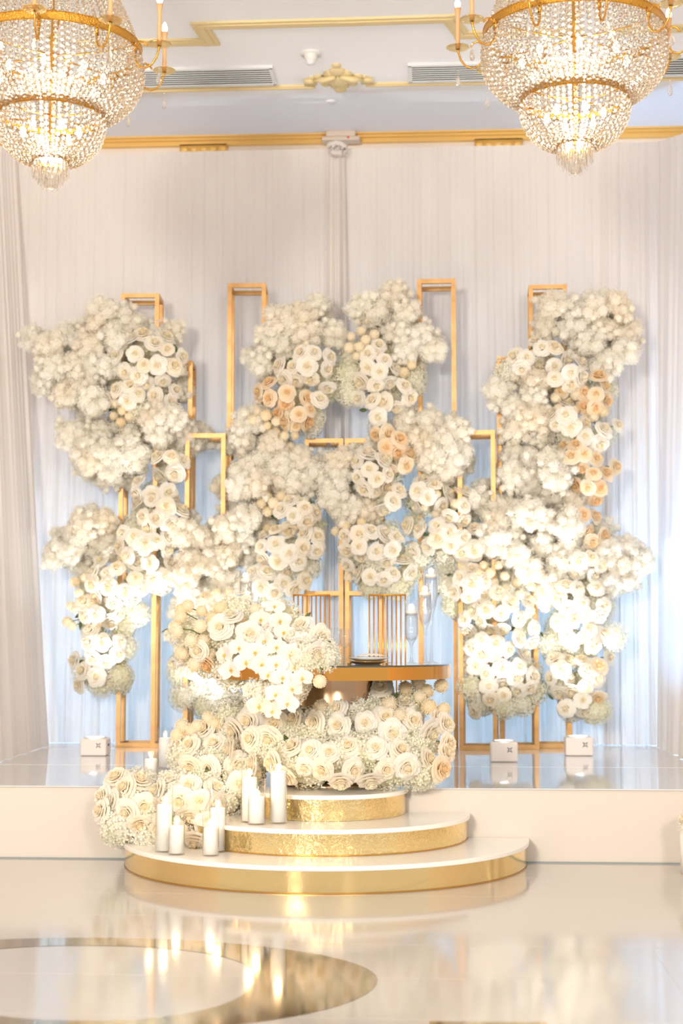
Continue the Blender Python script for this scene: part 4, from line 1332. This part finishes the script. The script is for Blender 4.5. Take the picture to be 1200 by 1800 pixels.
def chandelier(px, py, y, rot, label):
    c = at_y(px, py, y)
    v = thing('chandelier', c, label, 'chandelier')
    U = U0
    BR = 4.7 * U
    jit = random.Random(31)
    if not _cm:
        outer = smooth_prof([(156 * U, -6 * U), (162 * U, -36 * U), (156 * U, -72 * U), (134 * U, -102 * U), (99 * U, -124 * U)])
        lower = smooth_prof([(93 * U, -128 * U), (94 * U, -148 * U), (84 * U, -174 * U), (62 * U, -197 * U), (36 * U, -206 * U)])
        tent = smooth_prof([(152 * U, 12 * U), (128 * U, 70 * U), (92 * U, 150 * U), (58 * U, 240 * U), (40 * U, 300 * U)])
        for q in range(3):
            _cm['outer%d' % q] = bead_strand('crystal_strand', outer, 10.4 * U, BR, q / 3)
            _cm['lower%d' % q] = bead_strand('crystal_strand', lower, 10.2 * U, BR, q / 3)
            _cm['tent%d' % q] = bead_strand('crystal_strand', tent, 9.6 * U, BR, q / 3)
        swag = [(110 * U, -50 * U), (70 * U, -66 * U), (30 * U, -60 * U), (10 * U, -40 * U)]
        _cm['swag'] = bead_strand('crystal_strand', smooth_prof(swag), 10.5 * U, BR)

        def ring(r, h, t=2.2):
            mb = MB()
            mb.lathe([(r * U, h / 2 * U), ((r + t) * U, h / 2 * U), ((r + t) * U, -h / 2 * U), (r * U, -h / 2 * U), (r * U, h / 2 * U)], 72)
            for q in (h / 2, -h / 2):
                mb.lathe([((r + t) * U, (q - 1.2) * U), ((r + t + 1.4) * U, q * U), ((r + t) * U, (q + 1.2) * U)], 72)
            return mb
        _cm['big'] = ring(157, 15).mesh('upper_ring', M['brass'], False)
        _cm['low'] = ring(92, 11).mesh('lower_ring', M['brass'], False)
        _cm['fin'] = ring(30, 4, 1.6).mesh('drop_ring', M['brass_plain'], False)
        _cm['crown'] = ring(40, 10).mesh('crown_ring', M['brass'], False)
        # spokes carrying the rings, bent like brackets
        for key, z, r in (('spoke_a', -8, 156), ('spoke_b', -118, 92)):
            mb = MB()
            mb.tube([(q * U, 0, (z - 6 * sin(q / r * pi)) * U) for q in (4, r * 0.3, r * 0.6, r)], 1.6 * U, 6)
            _cm[key] = mb.mesh('ring_spoke', M['brass_plain'])
        mb = MB()
        mb.lathe([(3 * U, 310 * U), (3 * U, 30 * U), (8 * U, 22 * U), (4 * U, 8 * U), (4 * U, -40 * U), (9 * U, -52 * U), (4 * U, -64 * U), (4 * U, -150 * U), (8 * U, -160 * U), (3 * U, -172 * U), (3 * U, -200 * U), (0, -203 * U)], 14)
        mb.lathe([(40 * U, 302 * U), (20 * U, 330 * U), (6 * U, 340 * U), (2.5 * U, 345 * U), (2.5 * U, 700 * U)], 14)
        _cm['rod'] = mb.mesh('centre_rod', M['brass_plain'])
        # arm: scroll from the ring outward, in x-z plane
        mb = MB()
        # a C scroll: inner end curls over, runs down beside the ring, sweeps out and up to the dish
        allp = [Vector((q[0] * U, 0, q[1] * U)) for q in ((182, -10), (178, -4), (170, -2), (163, -8), (159, -22), (161, -36), (169, -47), (180, -51), (192, -46), (201, -34), (205, -20), (206, -14))]
        mb.tube(allp, 1.9 * U, 7)
        for i, q in enumerate(allp[:-1]):                         # rope twist along the scroll
            for s in (0.0, 0.33, 0.66):
                ball(mb, q.lerp(allp[i + 1], s), 2.35 * U, 1)
        mb.box((159.5 * U, 0, -12 * U), (4 * U, 6 * U, 18 * U))
        _cm['arm'] = mb.mesh('arm', M['brass_plain'])
        mb = MB(); mb.lathe([(3 * U, 14 * U), (10 * U, 14.5 * U), (19 * U, 18 * U), (21 * U, 20 * U), (19 * U, 19.4 * U), (9 * U, 16.5 * U), (0, 16.5 * U)], 24, (206 * U, 0, -30 * U)); _cm['dish'] = mb.mesh('candle_dish', M['dish'])
        mb = MB(); mb.lathe([(4.0 * U, 17 * U), (3.6 * U, 76 * U), (4.2 * U, 80 * U), (6 * U, 92 * U), (0, 92 * U)], 14, (206 * U, 0, -30 * U)); _cm['sleeve'] = mb.mesh('candle_sleeve', M['candle_sleeve'])
        mb = MB(); mb.lathe([(3 * U, 92 * U), (5.2 * U, 97 * U), (5.4 * U, 101 * U), (3 * U, 108 * U), (0.3 * U, 112 * U)], 14, (206 * U, 0, -30 * U)); _cm['flamebulb'] = mb.mesh('candle_bulb', M['bulb'])
        mb = MB()
        mb.lathe([(0.0, -46 * U), (3 * U, -44 * U), (5 * U, -38 * U), (3.5 * U, -30 * U), (0.4 * U, -24 * U), (0.4 * U, -14 * U)], 10, (206 * U, 0, -38 * U))
        ball(mb, (206 * U, 0, -54 * U), 2.2 * U, 1)
        _cm['pend'] = mb.mesh('crystal_pendant', M['crystal'], False)
        mb = MB(); mb.lathe([(0, 0), (2.8 * U, -2 * U), (5.5 * U, -10 * U), (5.5 * U, -14 * U), (2.6 * U, -20 * U), (0, -21 * U)], 12); mb.v = [(x, y, z + 10 * U) for x, y, z in mb.v]; _cm['bulb'] = mb.mesh('inner_bulb', M['bulb'])
        mb = MB()
        mb.lathe([(0.3 * U, 0), (2.2 * U, -3 * U), (3.0 * U, -20 * U), (2.0 * U, -27 * U), (0.2 * U, -32 * U)], 6)
        ball(mb, (0, 0, 2 * U), 2.6 * U, 1)
        _cm['prism'] = mb.mesh('prism_drop', M['crystal'], False)
        mb = MB(); ball(mb, (0, 0, 0), 13 * U, 2); _cm['ball'] = mb.mesh('crystal_ball', M['crystal'], False)

    def put(k, name, parent=v, loc=(0, 0, 0), rz=0.0):
        o = link(name, _cm[k], parent, loc)
        o.rotation_euler = (0, 0, rz)
        return o
    put('rod', 'centre_rod')
    put('big', 'upper_ring')
    put('low', 'lower_ring', v, (0, 0, -120 * U))
    put('fin', 'drop_ring', v, (0, 0, -203 * U))
    put('crown', 'crown_ring', v, (0, 0, 300 * U))
    for k in range(6):
        put('spoke_a', 'ring_spoke', v, (0, 0, 0), rot + pi * k / 3)
        put('spoke_b', 'ring_spoke', v, (0, 0, 0), rot + pi * k / 3)
    for k in range(92):
        put('outer' + '012'[(k * 7 + k // 3) % 3], 'crystal_strand', v, (0, 0, 0), 2 * pi * (k + jit.uniform(-0.16, 0.16)) / 92)
    for k in range(54):
        put('lower' + '012'[(k * 7 + k // 3) % 3], 'crystal_strand', v, (0, 0, 0), 2 * pi * (k + jit.uniform(-0.16, 0.16)) / 54)
    for k in range(60):
        put('tent' + '012'[(k * 7 + k // 3) % 3], 'crystal_strand', v, (0, 0, 0), 2 * pi * (k + jit.uniform(-0.16, 0.16)) / 60)
    for k in range(18):
        put('swag', 'crystal_strand', v, (0, 0, 0), 2 * pi * k / 18)
    for k in range(10):
        a = rot + 2 * pi * k / 10
        o = put('arm', 'arm', v, (0, 0, 0), a)
        put('dish', 'candle_dish', o)
        put('sleeve', 'candle_sleeve', o)
        put('flamebulb', 'candle_bulb', o)
        put('pend', 'crystal_pendant', o)
    for n, r, z in ((8, 92, -52), (6, 50, -150), (4, 14, -196)):
        for k in range(n):
            a = rot + 0.3 + 2 * pi * k / n
            put('bulb', 'inner_bulb', v, (r * U * cos(a), r * U * sin(a), z * U))
    for ringn, r, z in ((20, 31, -206), (14, 22, -216), (8, 13, -225)):
        for k in range(ringn):
            a = 2 * pi * k / ringn
            put('prism', 'prism_drop', v, (r * U * cos(a), r * U * sin(a), z * U))
    put('ball', 'crystal_ball', v, (0, 0, -244 * U))
    lamp('POINT', 'chandelier_light', c + Vector((0, 0, -60 * U)), 12, (1.0, 0.90, 0.75), shadow_soft_size=0.25)
    lamp('POINT', 'chandelier_light', c + Vector((0, 0, -150 * U)), 2.5, (1.0, 0.90, 0.75), shadow_soft_size=0.12)


chandelier(1008, 58, 8.66, radians(-152), 'crystal basket chandelier with candle arms hanging at the right')
chandelier(92, 88, 8.62, radians(-12), 'crystal basket chandelier with candle arms hanging at the left, cut by the frame')

# ------------------------------------------------------------------ white flower stand cut by the right edge
p = at_z(1222, 1535, 0)
u = ppm(p)
v = thing('flower_plinth', (p.x, p.y, 0), 'white round plinth with roses cut off by the right edge of the picture', 'plinth')
mb = MB(); mb.lathe([(0, 0.001), (26 * u, 0.001), (26 * u, 78 * u), (0, 78 * u)], 32); make('plinth_body', mb, M['step_white'], v)
rnd = random.Random(5)
for k in range(9):
    a = 2 * pi * k / 9
    bloom('rose', v, Vector((p.x + 20 * u * cos(a), p.y + 20 * u * sin(a), 92 * u)), Vector((cos(a), sin(a), 0.6)), 18 * u, rnd)
bloom('rose', v, Vector((p.x, p.y, 104 * u)), Vector((0, 0, 1)), 18 * u, rnd)
